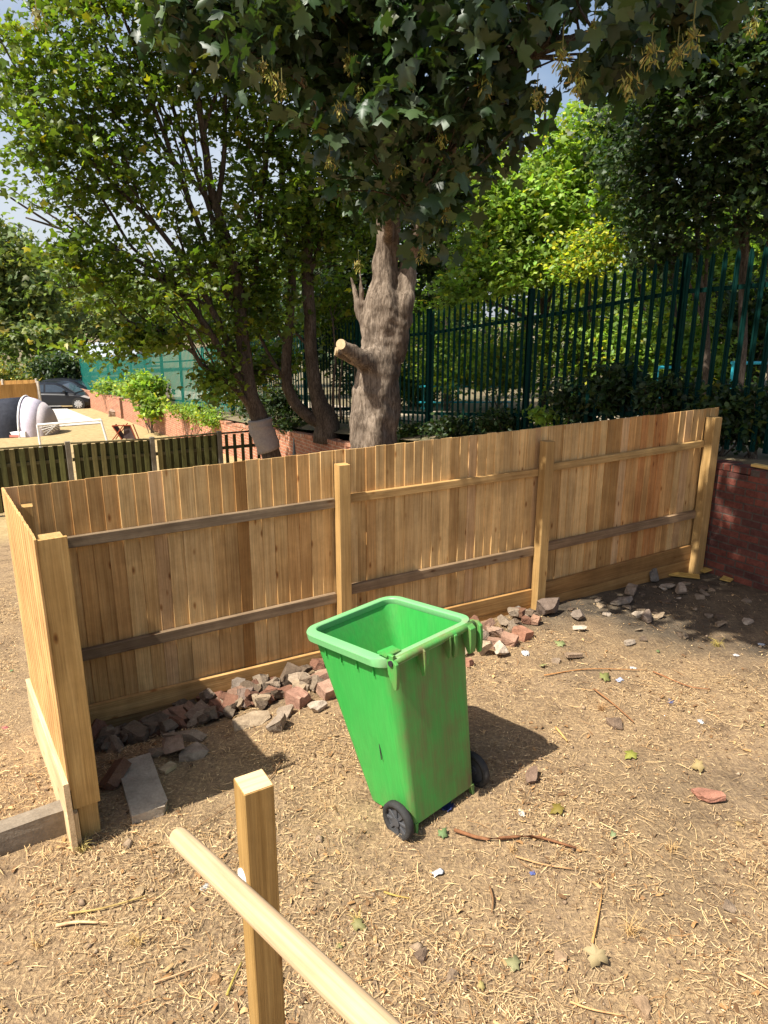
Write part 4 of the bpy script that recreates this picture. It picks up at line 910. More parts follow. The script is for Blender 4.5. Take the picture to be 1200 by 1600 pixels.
mb = MB(); p_ = onplane(1112, 820, K + N_ * .15, N_); mb.board(p_, U, Z3, .26, .07, .05, (.9, .85, .7)); mb.build('rail_end', 'post_wood', fence, base=fb)
mb = MB(); mb.tube([(0, 0, 0), (.01, 0, .3), (.0, 0, .62), (0, 0, .8)], [.07, .06, .035, .008], 8); o = mb.build('stake', 'black_rubber'); q = at(460, 715, 12.5); o.location = (q[0], q[1], float(gz(q[0], q[1]))); o.scale = (1, 1, max(.5, (at(460, 684, 12.5)[2] - o.location[2]) / .8)); tag(o, 'black pointed stake standing behind the fence between the wrapped trunk and the big trunk', 'stake')

# ---------------------------------------------------------------- trees
def shade_ok(P):
    """tree 1 casts no leaf shade on the open ground: leaves that would shade it are left out"""
    k = P[:, 2] / SUN_DIR[2]; x = P[:, 0] - SUN_DIR[0] * k; y = P[:, 1] - SUN_DIR[1] * k
    fl = (np.c_[x, y] - K[:2]) @ N_[:2]; fu = (np.c_[x, y] - K[:2]) @ U[:2]
    return np.where(fu > 4.4, fl > -1.9 + .5 * (6.2 - np.clip(fu, 4.4, 6.2)), fl > -.25)
def ell(px, py, Y, r, wt=None):
    return (at(px, py, Y), np.array(r)) if wt is None else (at(px, py, Y), np.array(r), wt)

def tree_big():
    Y0 = 9.3; b = at(585, 700, Y0); b[2] = float(gz(b[0], b[1])); t = thing('sycamore_tree', 'large pruned sycamore with thick pale trunk and cut stub, just behind the timber fence', 'tree', b)
    A = lambda px, py, dy=0: at(px, py, Y0 + dy)
    m_ = 1 / 112.0
    main = [np.array([b[0], b[1], b[2] - .3]), A(584, 700), A(588, 617), A(592, 567), A(599, 517, .02), A(599, 467), A(600, 417), A(607, 377), A(604, 300, -.1), A(592, 200, -.25), A(578, 90, -.5), A(560, -60, -.7)]
    rad = [.32, .275, .26, .265, .21, .15, .145, .14, .14, .135, .12, .09]
    P = np.array(main); tt = np.concatenate([[0], np.cumsum(np.linalg.norm(np.diff(P, axis=0), axis=1))])
    def mod(t, th):
        low = max(0, 1 - t * 3.2)
        return 1 + low * (.10 * np.cos(3 * th + .6) + .06 * np.cos(5 * th + 2)) - low * .17 * np.exp(-((np.mod(th - 4.05 + math.pi, 2 * math.pi) - math.pi) / .16) ** 2) - low * .12 * np.exp(-((np.mod(th - 5.1 + math.pi, 2 * math.pi) - math.pi) / .13) ** 2) + .05 * np.sin(4 * th + 14 * t) + .035 * np.sin(7 * th - 22 * t) + .03 * np.sin(2 * th + 30 * t)
    specs = [(main, rad),
        ([A(612, 560, -.05), A(622, 520, -.08), A(632, 470, -.05), A(634, 440, 0), A(645, 380, .1), A(672, 250, .2), A(705, 110, .2), A(745, -40, .2)], [.16, .155, .135, .125, .075, .075, .07, .06]),
        ([A(583, 570, -.1), A(566, 560, -.3), A(546, 548, -.42), A(533, 540, -.5)], [.15, .115, .09, .07]),
        ([A(580, 572, 0), A(556, 560, -.1), A(536, 552, -.2), A(527, 549, -.26)], [.13, .095, .075, .06]),
        ([A(574, 525, 0), A(562, 490, .1), A(556, 462, .15), A(548, 432, .2)], [.07, .055, .04, .02]),
        ([A(564, 492, .1), A(565, 455, .05), A(562, 420, .1)], [.04, .03, .015]),
        ([A(604, 330, -.1), at(560, 250, 8.0), at(470, 120, 6.8), at(380, 30, 6.2)], [.09, .06, .04, .02]),
        ([A(606, 380, 0), at(610, 300, 8.2), at(640, 260, 7.2), at(650, 330, 6.8)], [.07, .05, .035, .015]),
        ([A(640, 400, .1), at(690, 280, 8.2), at(740, 160, 6.6), at(830, 90, 5.6)], [.08, .06, .04, .02]),
        ([A(672, 250, .2), at(760, 120, 7.4), at(900, 60, 5.8), at(1060, 30, 5.2)], [.08, .06, .04, .02]),
        ([A(592, 200, -.25), at(600, 120, 7.8), at(560, 60, 6.4)], [.08, .05, .03]),
        ([A(578, 90, -.5), np.array([-.3, 8.9, 8.0]), np.array([-.6, 8.6, 10.0])], [.12, .09, .05]),
        ([A(745, -40, .2), np.array([1.8, 9.6, 8.6]), np.array([2.6, 9.6, 10.5])], [.09, .07, .04]),
        ([np.array([-.3, 8.9, 8.0]), np.array([-1.6, 8.6, 8.8]), np.array([-2.4, 8.4, 9.6])], [.07, .05, .03]),
        ([A(745, -40, .2), np.array([2.6, 8.6, 7.9]), np.array([3.8, 8.2, 8.4])], [.07, .05, .03])]
    # radius stations follow arc length for the main stem
    L = tt / tt[-1]; rr = np.interp(np.linspace(0, 1, 60), L, rad)
    specs[0] = (main, rr)
    o, nodes = limbs(t, b, specs, 'grey_bark', seg=12, n=60, modf=mod, wob=.012)
    o['fused'] = 1; m = o.modifiers.new('fuse', 'REMESH'); m.mode = 'VOXEL'; m.voxel_size = .022; m.use_smooth_shade = True
    m = o.modifiers.new('soften', 'SMOOTH'); m.iterations = 7; m.factor = .5
    tx_ = bpy.data.textures.new('gnarl', 'CLOUDS'); tx_.noise_scale = .22; tx_.noise_depth = 4
    m = o.modifiers.new('gnarl', 'DISPLACE'); m.texture = tx_; m.strength = .055; m.mid_level = .5; m.texture_coords = 'LOCAL'
    def cutdisc(c, r, d, name='pruning_cut'):
        c = np.asarray(c); d = nrm(d); mb = MB(); mb.tube([c - d * .02, c + d * .012], r, 18); mb.build(name, 'cut_wood', t, base=b)
    cutdisc(A(533, 538, -.53), .062, (-.35, -.9, .15)); cutdisc(A(525, 549, -.27), .05, (-.95, -.2, .15))
    gaps = [(at(885, 35, 5.3), .26), (at(770, 40, 5.8), .16), (at(690, 60, 6.0), .13), (at(845, 95, 5.3), .13)]
    def keep_low(P):
        k = shade_ok(P)
        for c, r in gaps: k &= np.linalg.norm((P - c) * np.array([1, .35, 1]), axis=1) > r
        return k
    ells = [ell(380, 30, 6.0, (.62, .6, .42)), ell(300, 40, 6.2, (.22, .4, .28)), ell(520, 90, 6.1, (.8, .7, .75)), ell(615, 205, 6.5, (.7, .7, .75)), ell(672, 325, 7.0, (.36, .45, .5)), ell(590, 285, 7.8, (.3, .4, .3), .25),
            ell(720, 140, 5.7, (.62, .8, .6)), ell(800, 80, 5.4, (.5, .65, .42)), ell(940, 45, 5.2, (.5, .6, .3)), ell(1050, 15, 5.0, (.45, .6, .24)), ell(720, 10, 5.9, (1.1, .8, .3)), ell(520, -20, 6.3, (1.3, .8, .4)),
            ell(775, 190, 5.9, (.2, .4, .22)), ell(970, 95, 5.2, (.4, .4, .14))]
    crown(t, b, ells, 320, 20, .125, .14, LEAF_BIG, 'sycamore_leaf', 21, keep=keep_low, nodes=np.concatenate([nodes[-9 * 45:], nodes[30:45]]), bark='dark_bark', twig_r=.012, up=.45, droop=.8, yellow=.03, flat=.7, tmax=3)
    top = [(np.array([-.4, 9.0, 9.6]), np.array([2.4, 2.0, 1.9])), (np.array([2.3, 9.4, 9.6]), np.array([2.4, 2.1, 1.9])), (np.array([1.0, 8.6, 8.0]), np.array([2.6, 1.8, .9])), (np.array([3.6, 8.4, 8.4]), np.array([1.5, 1.5, 1.0])), (np.array([2.2, 6.6, 7.2]), np.array([1.8, 1.2, .8])), (np.array([-1.3, 10.6, 9.0]), np.array([2.2, 2.4, 1.3])), (np.array([1.0, 11.4, 9.2]), np.array([2.4, 2.0, 1.2]))]
    crown(t, b, top, 140, 15, .30, .22, LEAF_MID, 'sycamore_leaf', 22, keep=shade_ok, up=.7, droop=.4, flat=.6, name='upper_crown')
    roof = [(np.array([.3, 7.5, 7.9]), np.array([1.3, 1.5, .8])), (np.array([-1.3, 9.8, 8.1]), np.array([1.3, 1.5, .8])), (np.array([-3.0, 12.2, 8.6]), np.array([1.4, 1.5, .8])), (np.array([1.8, 5.4, 7.6]), np.array([1.0, 1.0, .7])), (np.array([.9, 4.7, 7.4]), np.array([1.0, .9, .6])), (np.array([.3, 4.1, 6.7]), np.array([.9, .7, .5])), (np.array([1.4, 4.5, 6.6]), np.array([.9, .8, .5])), (np.array([2.9, 6.2, 7.7]), np.array([1.0, 1.0, .6])), (np.array([2.4, 5.2, 6.9]), np.array([.8, .8, .5]))]  # unseen leaf canopy added to shade the palisade, brick wall and right-hand ground
    crown(t, b, roof, 600, 20, .27, .22, LEAF_MID, 'sycamore_leaf', 23, keep=shade_ok, up=1.0, droop=.3, flat=.5, name='shade_canopy')
    # hanging bunches of winged seeds
    rg = np.random.default_rng(5); n = 46; pos = np.clip(rg.normal(size=(n, 3)), -1.6, 1.6) * np.array([.024, .024, .045]) + np.array([0, 0, -.07])
    T = np.ones((n, 3)) * rg.uniform(.6, 1.3, n)[:, None]; T[:, 1] *= rg.uniform(.7, 1.25, n); V, F, TT = leaf_mesh(KEY, pos, .050, rg, .1, 1.4, T); st = np.array([(.004, 0, .06), (-.004, 0, .06), (0, .004, -.16), (0, -.004, -.16), (.03, 0, -.05), (-.03, 0, -.05), (0, .03, -.1), (0, -.03, -.1)]); F = np.vstack([F, np.array([(0, 1, 2), (0, 1, 3), (4, 5, 6), (4, 5, 7), (2, 3, 6), (2, 3, 7)]) + len(V)]); V = np.vstack([V, st]); TT = np.vstack([TT, np.full((8, 3), .5)]); me = raw_mesh('seed_cluster', V, F, TT); me.materials.append(MATS['seed_key'])
    for px, py, Y in [(425, 100, 5.5), (410, 85, 5.6), (440, 120, 5.6), (560, 400, 8.3), (530, 145, 5.6), (700, 315, 6.3), (735, 250, 5.9), (515, 235, 5.8), (640, 110, 5.6), (880, 60, 4.7), (905, 95, 4.7), (1060, 60, 4.6), (1085, 25, 4.6), (930, 20, 4.8), (690, 200, 5.4), (760, 100, 5.2), (55, 0, 6.0), (545, 70, 5.8), (620, 240, 6.0), (840, 130, 4.9), (560, 120, 5.7), (1020, 50, 4.6), (660, 380, 6.6), (1180, 15, 4.6), (985, 95, 4.7)]:
        o = bpy.data.objects.new('seed_cluster', me); COL.objects.link(o); o.parent = t; o.location = at(px, py, Y) - b; s = rg.uniform(.8, 1.3); o.scale = (s, s, s); o.rotation_euler = (0, 0, rg.uniform(0, 6))
tree_big()

def tree_left():
    Yb = 15.6; b = at(424, 716, Yb); b[2] = float(gz(b[0], b[1])); t = thing('maple_tree', 'spreading maple with many fanned branches and a wrapped trunk foot, left of the big sycamore', 'tree', b)
    A = lambda px, py, Y=15.5: at(px, py, Y)
    specs = [([np.array([b[0] + .1, b[1], b[2] - .3]), A(424, 716), A(405, 655), A(388, 610), A(382, 560), A(377, 500), A(370, 430), A(350, 360), A(332, 300), A(318, 210, 15.3), A(300, 90, 15.2), A(285, -60, 15)], [.24, .22, .20, .17, .145, .125, .11, .10, .085, .07, .05, .03]),
        ([A(386, 608), A(352, 560, 15.2), A(322, 510, 15), A(280, 455, 14.8), A(220, 410, 14.5), A(130, 370, 14.2), A(40, 340, 13.9)], [.09, .08, .07, .055, .045, .03, .015]),
        ([A(383, 585), A(360, 545), A(330, 480, 15.2), A(300, 430, 15), A(250, 360, 14.8), A(190, 300, 14.6), A(110, 220, 14.4), A(40, 150, 14)], [.09, .08, .07, .06, .05, .04, .03, .015]),
        ([A(395, 640), A(360, 600, 15.1), A(320, 575, 14.8), A(295, 545, 14.6), A(240, 520, 14.3), A(180, 505, 14)], [.08, .06, .05, .045, .03, .015]),
        ([A(376, 490), A(345, 440), A(310, 350, 15.3), A(275, 260, 15.2), A(235, 150, 15), A(200, 40, 14.8)], [.08, .07, .055, .045, .035, .02]),
        ([A(372, 440), A(345, 380), A(318, 300), A(280, 200), A(250, 90), A(235, -40)], [.07, .06, .05, .04, .03, .02]),
        ([A(350, 360), A(325, 310, 15.7), A(255, 230, 15.8), A(215, 150, 15.8), A(150, 60, 15.6)], [.06, .05, .04, .03, .015]),
        ([A(340, 320), A(350, 240, 15.6), A(352, 140, 15.6), A(350, 20, 15.6)], [.06, .05, .04, .02]),
        ([A(376, 500), A(400, 420, 15.8), A(405, 330, 16), A(420, 220, 16), A(430, 100, 16)], [.06, .05, .04, .03, .02]),
        ([A(318, 210, 15.3), A(345, 120, 15.2), A(375, 20, 15)], [.04, .03, .02]),
        ([A(300, 430, 15), A(215, 395, 14.7), A(150, 300, 14.4), A(70, 260, 14)], [.04, .03, .025, .012]),
        ([A(330, 480, 15.2), A(230, 430, 14.4), A(170, 440, 14), A(100, 450, 13.6)], [.035, .03, .02, .01]),
        ([A(275, 260, 15.2), A(190, 190, 15), A(120, 90, 14.8), A(60, 0, 14.6)], [.035, .03, .02, .012]),
        ([A(300, 90, 15.2), A(255, 20, 15), A(200, -80, 14.8)], [.035, .03, .02])]
    # two finely forking sprays per limb
    rg = np.random.default_rng(8)
    for P, r in specs[1:9]:
        Q = catmull(P, 12)
        for k in (3, 4, 5, 6, 7, 8, 9, 10):
            d = nrm(Q[k] - Q[k - 1] + rg.normal(size=3) * .12); d[2] += .35; e = Q[k] + d * rg.uniform(.8, 2.0); specs.append(([Q[k], (Q[k] + e) / 2 + rg.normal(size=3) * .06, e], [.022, .016, .006]))
    o, nodes = limbs(t, b, specs, 'dark_bark', seg=8, n=26, wob=.015)
    # pale cloth wrapped round the foot
    p0, p1, p2 = A(405, 655), A(409, 672), A(421, 704); mb = MB(); Q = catmull([p0, (p0 + p1) / 2, p1, (p1 + p2) / 2, p2], 14)
    mb.tube(Q, .262, 18, (.42, .37, .32), mod=lambda t_, th: 1 + .05 * np.sin(3 * th + 9 * t_) + .04 * np.sin(26 * t_ + th)); mb.build('trunk_wrap', 'pale_fabric', t, smooth=True, base=b)
    ells = [ell(225, 450, 14.2, (1.5, 1.1, .75)), ell(130, 400, 13.8, (.9, 1, .7)), ell(75, 240, 13.6, (.95, 1.2, 1.0)), ell(190, 290, 14.8, (1.6, 1.2, 1.0)), ell(90, 100, 14, (1.6, 1.3, 1.2)), ell(270, 120, 15.2, (1.5, 1.2, 1.1)),
            ell(385, 210, 15.9, (1.1, 1.1, 1.4)), ell(330, 390, 15.2, (1.0, 1.1, .8)), ell(338, 590, 14.9, (.35, .5, .55), .6), ell(240, 525, 14.6, (.7, .7, .25), .6), ell(350, 520, 15.4, (.8, .7, .7)), ell(430, 60, 15.9, (1.2, 1.2, 1.1)), ell(180, 540, 14.2, (1.2, .8, .4)), ell(140, 190, 14.8, (1.2, 1.0, .8)), ell(200, 10, 14.8, (1.8, 1.2, .8)), ell(400, 450, 16, (.6, .6, .9))]
    crown(t, b, ells, 880, 21, .20, .145, LEAF_MID, 'maple_leaf', 31, nodes=nodes, bark='dark_bark', twig_r=.008, up=.8, droop=.35, flat=.5, tmax=1.6)
    top = [(at(150, -120, 15), np.array([2.6, 1.6, 1.4])), (at(400, -150, 16), np.array([2.2, 1.6, 1.6]))]
    crown(t, b, top, 260, 18, .32, .17, LEAF_OVAL, 'maple_leaf', 32, nodes=nodes, bark='dark_bark', up=.8, name='upper_crown')
tree_left()

def tree_mid():
    s0 = 9.6; p = ws(s0, .75); Yb = p[1]; b = np.array([*at(510, 655, Yb)]); b[2] = float(bz(b[0], b[1])); t = thing('maple_tree', 'twin-stemmed maple with a curved left stem on the bank behind the big sycamore', 'tree', b)
    A = lambda px, py, dy=0: at(px, py, Yb + dy)
    specs = [([np.array([b[0], b[1], b[2] - .3]), A(510, 656), A(496, 622), A(489, 580), A(484, 520), A(480, 440), A(479, 340), A(476, 240), A(465, 120), A(455, -30)], [.30, .27, .18, .155, .14, .13, .115, .10, .08, .05]),
        ([A(516, 660), A(488, 655), A(462, 632), A(449, 602), A(447, 560), A(452, 500), A(456, 440), A(452, 370), A(443, 320), A(438, 220, -.2), A(420, 90, -.3)], [.2, .15, .135, .125, .115, .105, .095, .085, .07, .055, .03]),
        ([A(450, 540), A(425, 505), A(400, 480, -.3), A(380, 470, -.5)], [.05, .04, .03, .015]),
        ([A(486, 545), A(462, 520), A(448, 500, .2)], [.04, .03, .03]), ([A(452, 600), A(430, 570), A(408, 530, .1), A(390, 490, .2)], [.05, .045, .035, .02]),
        ([A(480, 440), A(500, 380), A(520, 300), A(535, 220)], [.06, .05, .04, .02]), ([A(479, 340), A(445, 250), A(400, 160), A(360, 60)], [.06, .05, .035, .02]),
        ([A(520, 650), A(521, 600), A(524, 560), A(520, 500)], [.035, .03, .025, .015]), ([A(534, 655), A(530, 620), A(533, 585), A(536, 540)], [.03, .026, .02, .012])]
    o, nodes = limbs(t, b, specs, 'dark_bark', seg=9, n=28, wob=.015)
    ells = [ell(440, 330, Yb - .4, (1.3, 1.2, 1.3)), ell(535, 330, Yb + .4, (1.1, 1.0, 1.4)), ell(490, 180, Yb - .3, (1.4, 1.2, 1.3)), ell(400, 470, Yb - .6, (.8, .8, .8)), ell(525, 480, Yb + .8, (.8, .6, 1.0)), ell(440, 560, Yb + .8, (.9, .5, .6)), ell(530, 60, Yb - .6, (1.2, 1.1, 1.0)), ell(380, 580, Yb + .2, (.6, .5, .6), .5)]
    crown(t, b, ells, 520, 20, .25, .165, LEAF_MID, 'maple_leaf', 41, nodes=nodes, bark='dark_bark', up=.8, droop=.35, flat=.55, tmax=2, yellow=.03)
    crown(t, b, [(A(400, -110), np.array([1.8, 1.6, 1.2]))], 90, 18, .35, .18, LEAF_OVAL, 'maple_leaf', 42, nodes=nodes, bark='dark_bark', name='upper_crown')
tree_mid()

def back_tree(px, Y, label, crowns, leaf, seed, clumps, per, size, tmpl, r0=.14, hk=None, cr=.35, stems=1, name='leafy_tree', lean=0, up=.8, yellow=.06, keep=None, nz=None, group=None):
    x = (px - 600) / FPX * (Y * CP + .8); b = np.array([x, Y, 0.]); rr = float(r_of(x, Y)); b[2] = float(bz(x, Y)) if rr > .2 else float(gz(x, Y))
    if nz is not None: b[2] = nz
    t = thing(name, label, 'tree', b, group=group); rg = np.random.default_rng(seed); specs = []
    ctr = np.mean([c[0] for c in crowns], 0); topz = max(c[0][2] + c[1][2] * .6 for c in crowns)
    for k in range(stems):
        o_ = np.array([rg.normal(0, .25), rg.normal(0, .25), 0]) if stems > 1 else np.zeros(3); tx = ctr + rg.normal(size=3) * np.array([.5, .5, 0]) * (1 if stems > 1 else .3)
        P = [b + o_ - Z3 * .3, b + o_ + (tx - b) * np.array([.2, .2, .35]), b + o_ + (tx - b) * np.array([.6, .6, .75]), np.array([tx[0], tx[1], topz])]
        specs.append((P, [r0, r0 * .8, r0 * .55, r0 * .15]))
    for c in crowns:
        Q = catmull(specs[0][0], 12); j = rg.integers(4, 9); specs.append(([Q[j], (Q[j] + c[0]) / 2 + np.array([0, 0, .15]), c[0] + np.array([0, 0, .2])], [r0 * .45, r0 * .3, r0 * .1]))
    o, nodes = limbs(t, b, specs, 'dark_bark', seg=7, n=16)
    crown(t, b, crowns, clumps, per, cr, size, tmpl, leaf, seed, nodes=nodes, bark='dark_bark' if Y < 26 else None, up=up, yellow=yellow, keep=keep, tmax=2.5)
    return t
E1 = ell
# sunlit maple beyond the palisade
back_tree(850, 20.5, 'bright sunlit maple rising beyond the palisade right of the big trunk', [E1(830, 330, 18.5, (1.7, 1.3, 1.3)), E1(900, 250, 19, (1.5, 1.3, 1.2)), E1(760, 410, 18, (1.1, 1.0, .9)), E1(955, 190, 19.5, (.8, .9, .8)), E1(950, 330, 18.5, (1.1, 1.0, 1.0)), E1(720, 470, 18, (.7, .7, .5)), E1(870, 420, 18, (1.3, 1, .6)), E1(775, 330, 18.5, (.9, .9, .9))], 'bright_leaf', 51, 760, 21, .17, LEAF_MID, cr=.24)
back_tree(930, 17.5, 'yellowing pale bush-like tree in front of the bright maple, above the palisade top', [E1(925, 385, 16.5, (.75, .6, .45)), E1(905, 420, 16.5, (.7, .6, .35))], 'bright_leaf', 52, 110, 20, .12, LEAF_OVAL, r0=.05, cr=.18, yellow=.4, name='pale_bush')
# dark trees to the right, slender trunks
back_tree(1095, 14.5, 'slender dark trunk tree right of the bright maple, behind the palisade', [E1(1080, 300, 14.2, (1.2, 1.2, 1.3)), E1(1010, 250, 14.8, (.8, .9, 1.0)), E1(1120, 150, 14, (1.6, 1.3, 1.2)), E1(1050, 400, 14.5, (.7, .8, .6))], 'dark_leaf', 53, 330, 20, .15, LEAF_MID, r0=.085, cr=.25)
back_tree(1160, 13.0, 'dense dark tree at the right edge above the palisade', [E1(1180, 120, 12.5, (1.3, 1.2, 1.3)), E1(1190, 280, 12.8, (1.0, 1.1, 1.1)), E1(1100, 60, 13, (1.4, 1.2, .9)), E1(1250, 200, 12.5, (1.4, 1.2, 1.8)), E1(1030, 110, 13.2, (.9, .9, .6))], 'dark_leaf', 54, 420, 20, .15, LEAF_MID, r0=.09, cr=.26, stems=2)
back_tree(1020, 17, 'thin dark double-stemmed tree between the bright maple and the slender trunk', [E1(1000, 330, 16.5, (.6, .8, 1.2)), E1(985, 210, 17, (.9, .9, 1.0)), E1(1050, 180, 17, (1.2, 1, 1.4))], 'dark_leaf', 55, 200, 20, .15, LEAF_MID, r0=.06, stems=2, cr=.27)
back_tree(1140, 20, 'tree with sparse sunlit leaves seen through the right end of the palisade', [E1(1100, 430, 19, (1.4, 1.2, 1.2)), E1(1180, 380, 19, (1.4, 1.2, 1.6)), E1(1040, 500, 19, (1.0, 1, .8))], 'bright_leaf', 56, 240, 20, .17, LEAF_MID, r0=.08, cr=.28)
back_tree(560, 23, 'dark leafy tree behind the big trunk beyond the palisade', [E1(540, 420, 21, (1.5, 1.2, 1.8)), E1(500, 520, 21, (1.3, 1, 1.0)), E1(430, 520, 23, (1.4, 1, 1.2)), E1(600, 300, 21, (1.7, 1.2, 1.8)), E1(680, 420, 21, (.9, .9, 1.3))], 'dark_leaf', 57, 420, 20, .2, LEAF_MID, cr=.34)
back_tree(700, 26, 'tall tree closing the view between the big trunk and the bright maple', [E1(690, 250, 25, (2.2, 1.5, 2.4)), E1(760, 300, 25, (1.5, 1.3, 1.6)), E1(640, 480, 24, (1.2, 1.2, 1.4))], 'bright_leaf', 58, 320, 20, .22, LEAF_MID, cr=.4)
back_tree(330, 33, 'tree beyond the green palisade behind the fanned maple', [E1(345, 480, 32, (2.0, 1.5, 1.8)), E1(290, 500, 33, (1.6, 1.5, 1.2)), E1(420, 440, 31, (2.2, 1.5, 2.4))], 'maple_leaf', 59, 220, 20, .26, LEAF_MID, cr=.5)
# trees further off that close the view
for k, (px, Y, cc, lf, lb) in enumerate([(820, 36, [(800, 440, 34, (3.5, 2, 2.4)), (880, 380, 35, (3.2, 2, 2.6)), (760, 330, 36, (3, 2, 3))], 'maple_leaf', 'broad tree far behind the bright maple, filling the gap above the palisade'), (1010, 32, [(1000, 460, 30, (3.0, 2, 2.0)), (1080, 400, 31, (2.6, 2, 2.6)), (930, 470, 30, (2.2, 2, 1.5))], 'maple_leaf', 'broad tree far behind the slender dark trunks'), (1180, 30, [(1170, 420, 28, (2.6, 2, 3.0)), (1240, 330, 28, (2.6, 2, 3)), (1120, 500, 28, (2.2, 2, 1.4))], 'dark_leaf', 'broad dark tree far behind the right end of the palisade'), (640, 40, [(640, 430, 38, (3, 2, 3)), (580, 520, 38, (3, 2, 2.4)), (700, 520, 37, (2.6, 2, 1.6))], 'dark_leaf', 'distant dark tree directly behind the big trunk'), (480, 44, [(480, 480, 42, (3.4, 2, 3)), (400, 500, 43, (3.4, 2, 2.4)), (520, 380, 43, (3, 2, 3))], 'dark_leaf', 'distant dark tree between the twin stems and the big trunk')]):
    back_tree(px, Y, lb, [E1(*c) for c in cc], lf, 150 + k, 260, 20, .3, LEAF_MID, cr=.55, r0=.2)
# far left trees and bushes
back_tree(20, 62, 'big leafy tree at the left edge behind the parked cars', [E1(15, 440, 60, (4.5, 3, 3.5)), E1(60, 480, 61, (3.5, 3, 3)), E1(-30, 400, 60, (4, 3, 4)), E1(20, 530, 58, (5, 3, 2.0))], 'bush_leaf', 61, 360, 22, .55, LEAF_MID, r0=.3, cr=.7)
back_tree(110, 75, 'rounded green tree beyond the pale roof behind the left tree', [E1(120, 500, 74, (4.5, 3, 2.6)), E1(70, 520, 72, (4, 3, 2.4)), E1(190, 500, 78, (5, 3, 3)), E1(250, 490, 80, (5, 3, 3.4))], 'bush_leaf', 62, 300, 20, .6, LEAF_MID, r0=.25, cr=.8)
def shrub(px, py, Y, label, ells, leaf, seed, clumps, per, size, tmpl=LEAF_OVAL, cr=.15, up=.7, name='shrub', yellow=.06, droop=.3, ground=None):
    p = at(px, py, Y); rr = float(r_of(p[0], p[1])); z = (float(bz(p[0], p[1])) if rr > .15 else float(gz(p[0], p[1]))) if ground is None else ground
    b = np.array([p[0], p[1], z]); t = thing(name, label, 'shrub', b); rg = np.random.default_rng(seed); mb = MB()
    for k in range(9):
        e = sample_ells(ells, 1, rg, .4)[0]; m = (b + e) / 2 + rg.normal(size=3) * .08; mb.tube(catmull([b + rg.normal(size=3) * .05 * np.array([1, 1, 0]), m, e], 8), np.linspace(.012, .004, 8) * max(1, Y / 20), 5, cap=False)
    mb.build('stem', 'dark_bark', t, base=b, fixn=False)
    crown(t, b, ells, clumps, per, cr, size, tmpl, leaf, seed, up=up, yellow=yellow, droop=droop, name='foliage')
shrub(60, 610, 50, 'grey-green flowering bush behind the parked cars', [E1(30, 585, 50, (3.2, 1.5, 1.0)), E1(90, 580, 50, (2.0, 1.5, 1.0)), E1(-20, 590, 50, (2.5, 1.5, .9))], 'bush_leaf', 71, 260, 20, .3, cr=.35, yellow=.25)
shrub(110, 600, 47, 'dark green rounded bush at the end of the driveway', [E1(105, 580, 47, (1.3, 1.2, 1.2)), E1(80, 575, 47.5, (1.2, 1, .9))], 'dark_leaf', 72, 150, 20, .3, cr=.3)
shrub(165, 610, 38, 'low bright bush growing over the far end of the brick wall', [E1(170, 603, 38, (.9, .6, .3)), E1(195, 608, 36, (.7, .6, .35))], 'bright_leaf', 73, 60, 20, .2, cr=.22)
shrub(235, 660, 29, 'bright green self-seeded bush hanging over the sunlit brick wall', [E1(228, 605, 29, (.75, .6, .6)), E1(238, 635, 28.3, (.4, .4, .5)), E1(212, 605, 30, (.5, .5, .45))], 'bright_leaf', 74, 140, 20, .19, LEAF_MID, cr=.2)
shrub(295, 650, 25, 'low weeds on the brick wall top below the green palisade', [E1(280, 640, 25.5, (.7, .4, .28)), E1(310, 645, 24.5, (.6, .35, .3)), E1(335, 655, 22.8, (.6, .3, .3))], 'bright_leaf', 75, 120, 18, .12, cr=.13)
shrub(440, 660, 19, 'dark shrub at the foot of the palisade left of the twin-stemmed maple', [E1(435, 630, 19, (.7, .5, .5)), E1(460, 655, 18.5, (.5, .4, .35)), E1(400, 640, 20, (.5, .4, .4))], 'dark_leaf', 76, 110, 18, .14, cr=.15)
for k, (px, py, r, lf, lb) in enumerate([(900, 620, (.42, .2, .32), 'dark_leaf', 'dark leafy nettles on the bank against the palisade, left clump behind the third bay'), (970, 600, (.38, .2, .36), 'dark_leaf', 'tall dark nettles on the bank against the palisade, middle clump behind the third bay'), (1045, 620, (.42, .2, .34), 'dark_leaf', 'ivy-like dark clump behind the reddish boards of the fence'), (1130, 640, (.36, .25, .34), 'dark_leaf', 'bramble clump behind the right end post of the timber fence'), (790, 655, (.6, .2, .22), 'dark_leaf', 'low dark ground ivy along the palisade foot below the second bay'), (860, 650, (.25, .15, .18), 'bright_leaf', 'small bright green weed just above the fence top left of the nettles'), (720, 665, (.75, .22, .20), 'dark_leaf', 'low ivy along the palisade foot right of the big trunk'), (650, 680, (.4, .2, .22), 'dark_leaf', 'low dark weeds beside the foot of the big trunk'), (1180, 640, (.3, .25, .3), 'dark_leaf', 'dark weeds on top of the red brick wall at the right edge')]):
    s = np.interp(px, [600, 665, 822, 1062, 1200], [8.5, 6.7, 3.9, 1.2, 0.2]); pw = ws(s, .38); shrub(px, py, pw[1], lb, [E1(px, py, pw[1], r), E1(px + 25, py + 25, pw[1], tuple(np.array(r) * .8))], lf, 80 + k, 120 if r[2] > .19 else 34, 14, .10, LEAF_MID if k % 2 else LEAF_OVAL, cr=.10, droop=.5, name='weed_clump')
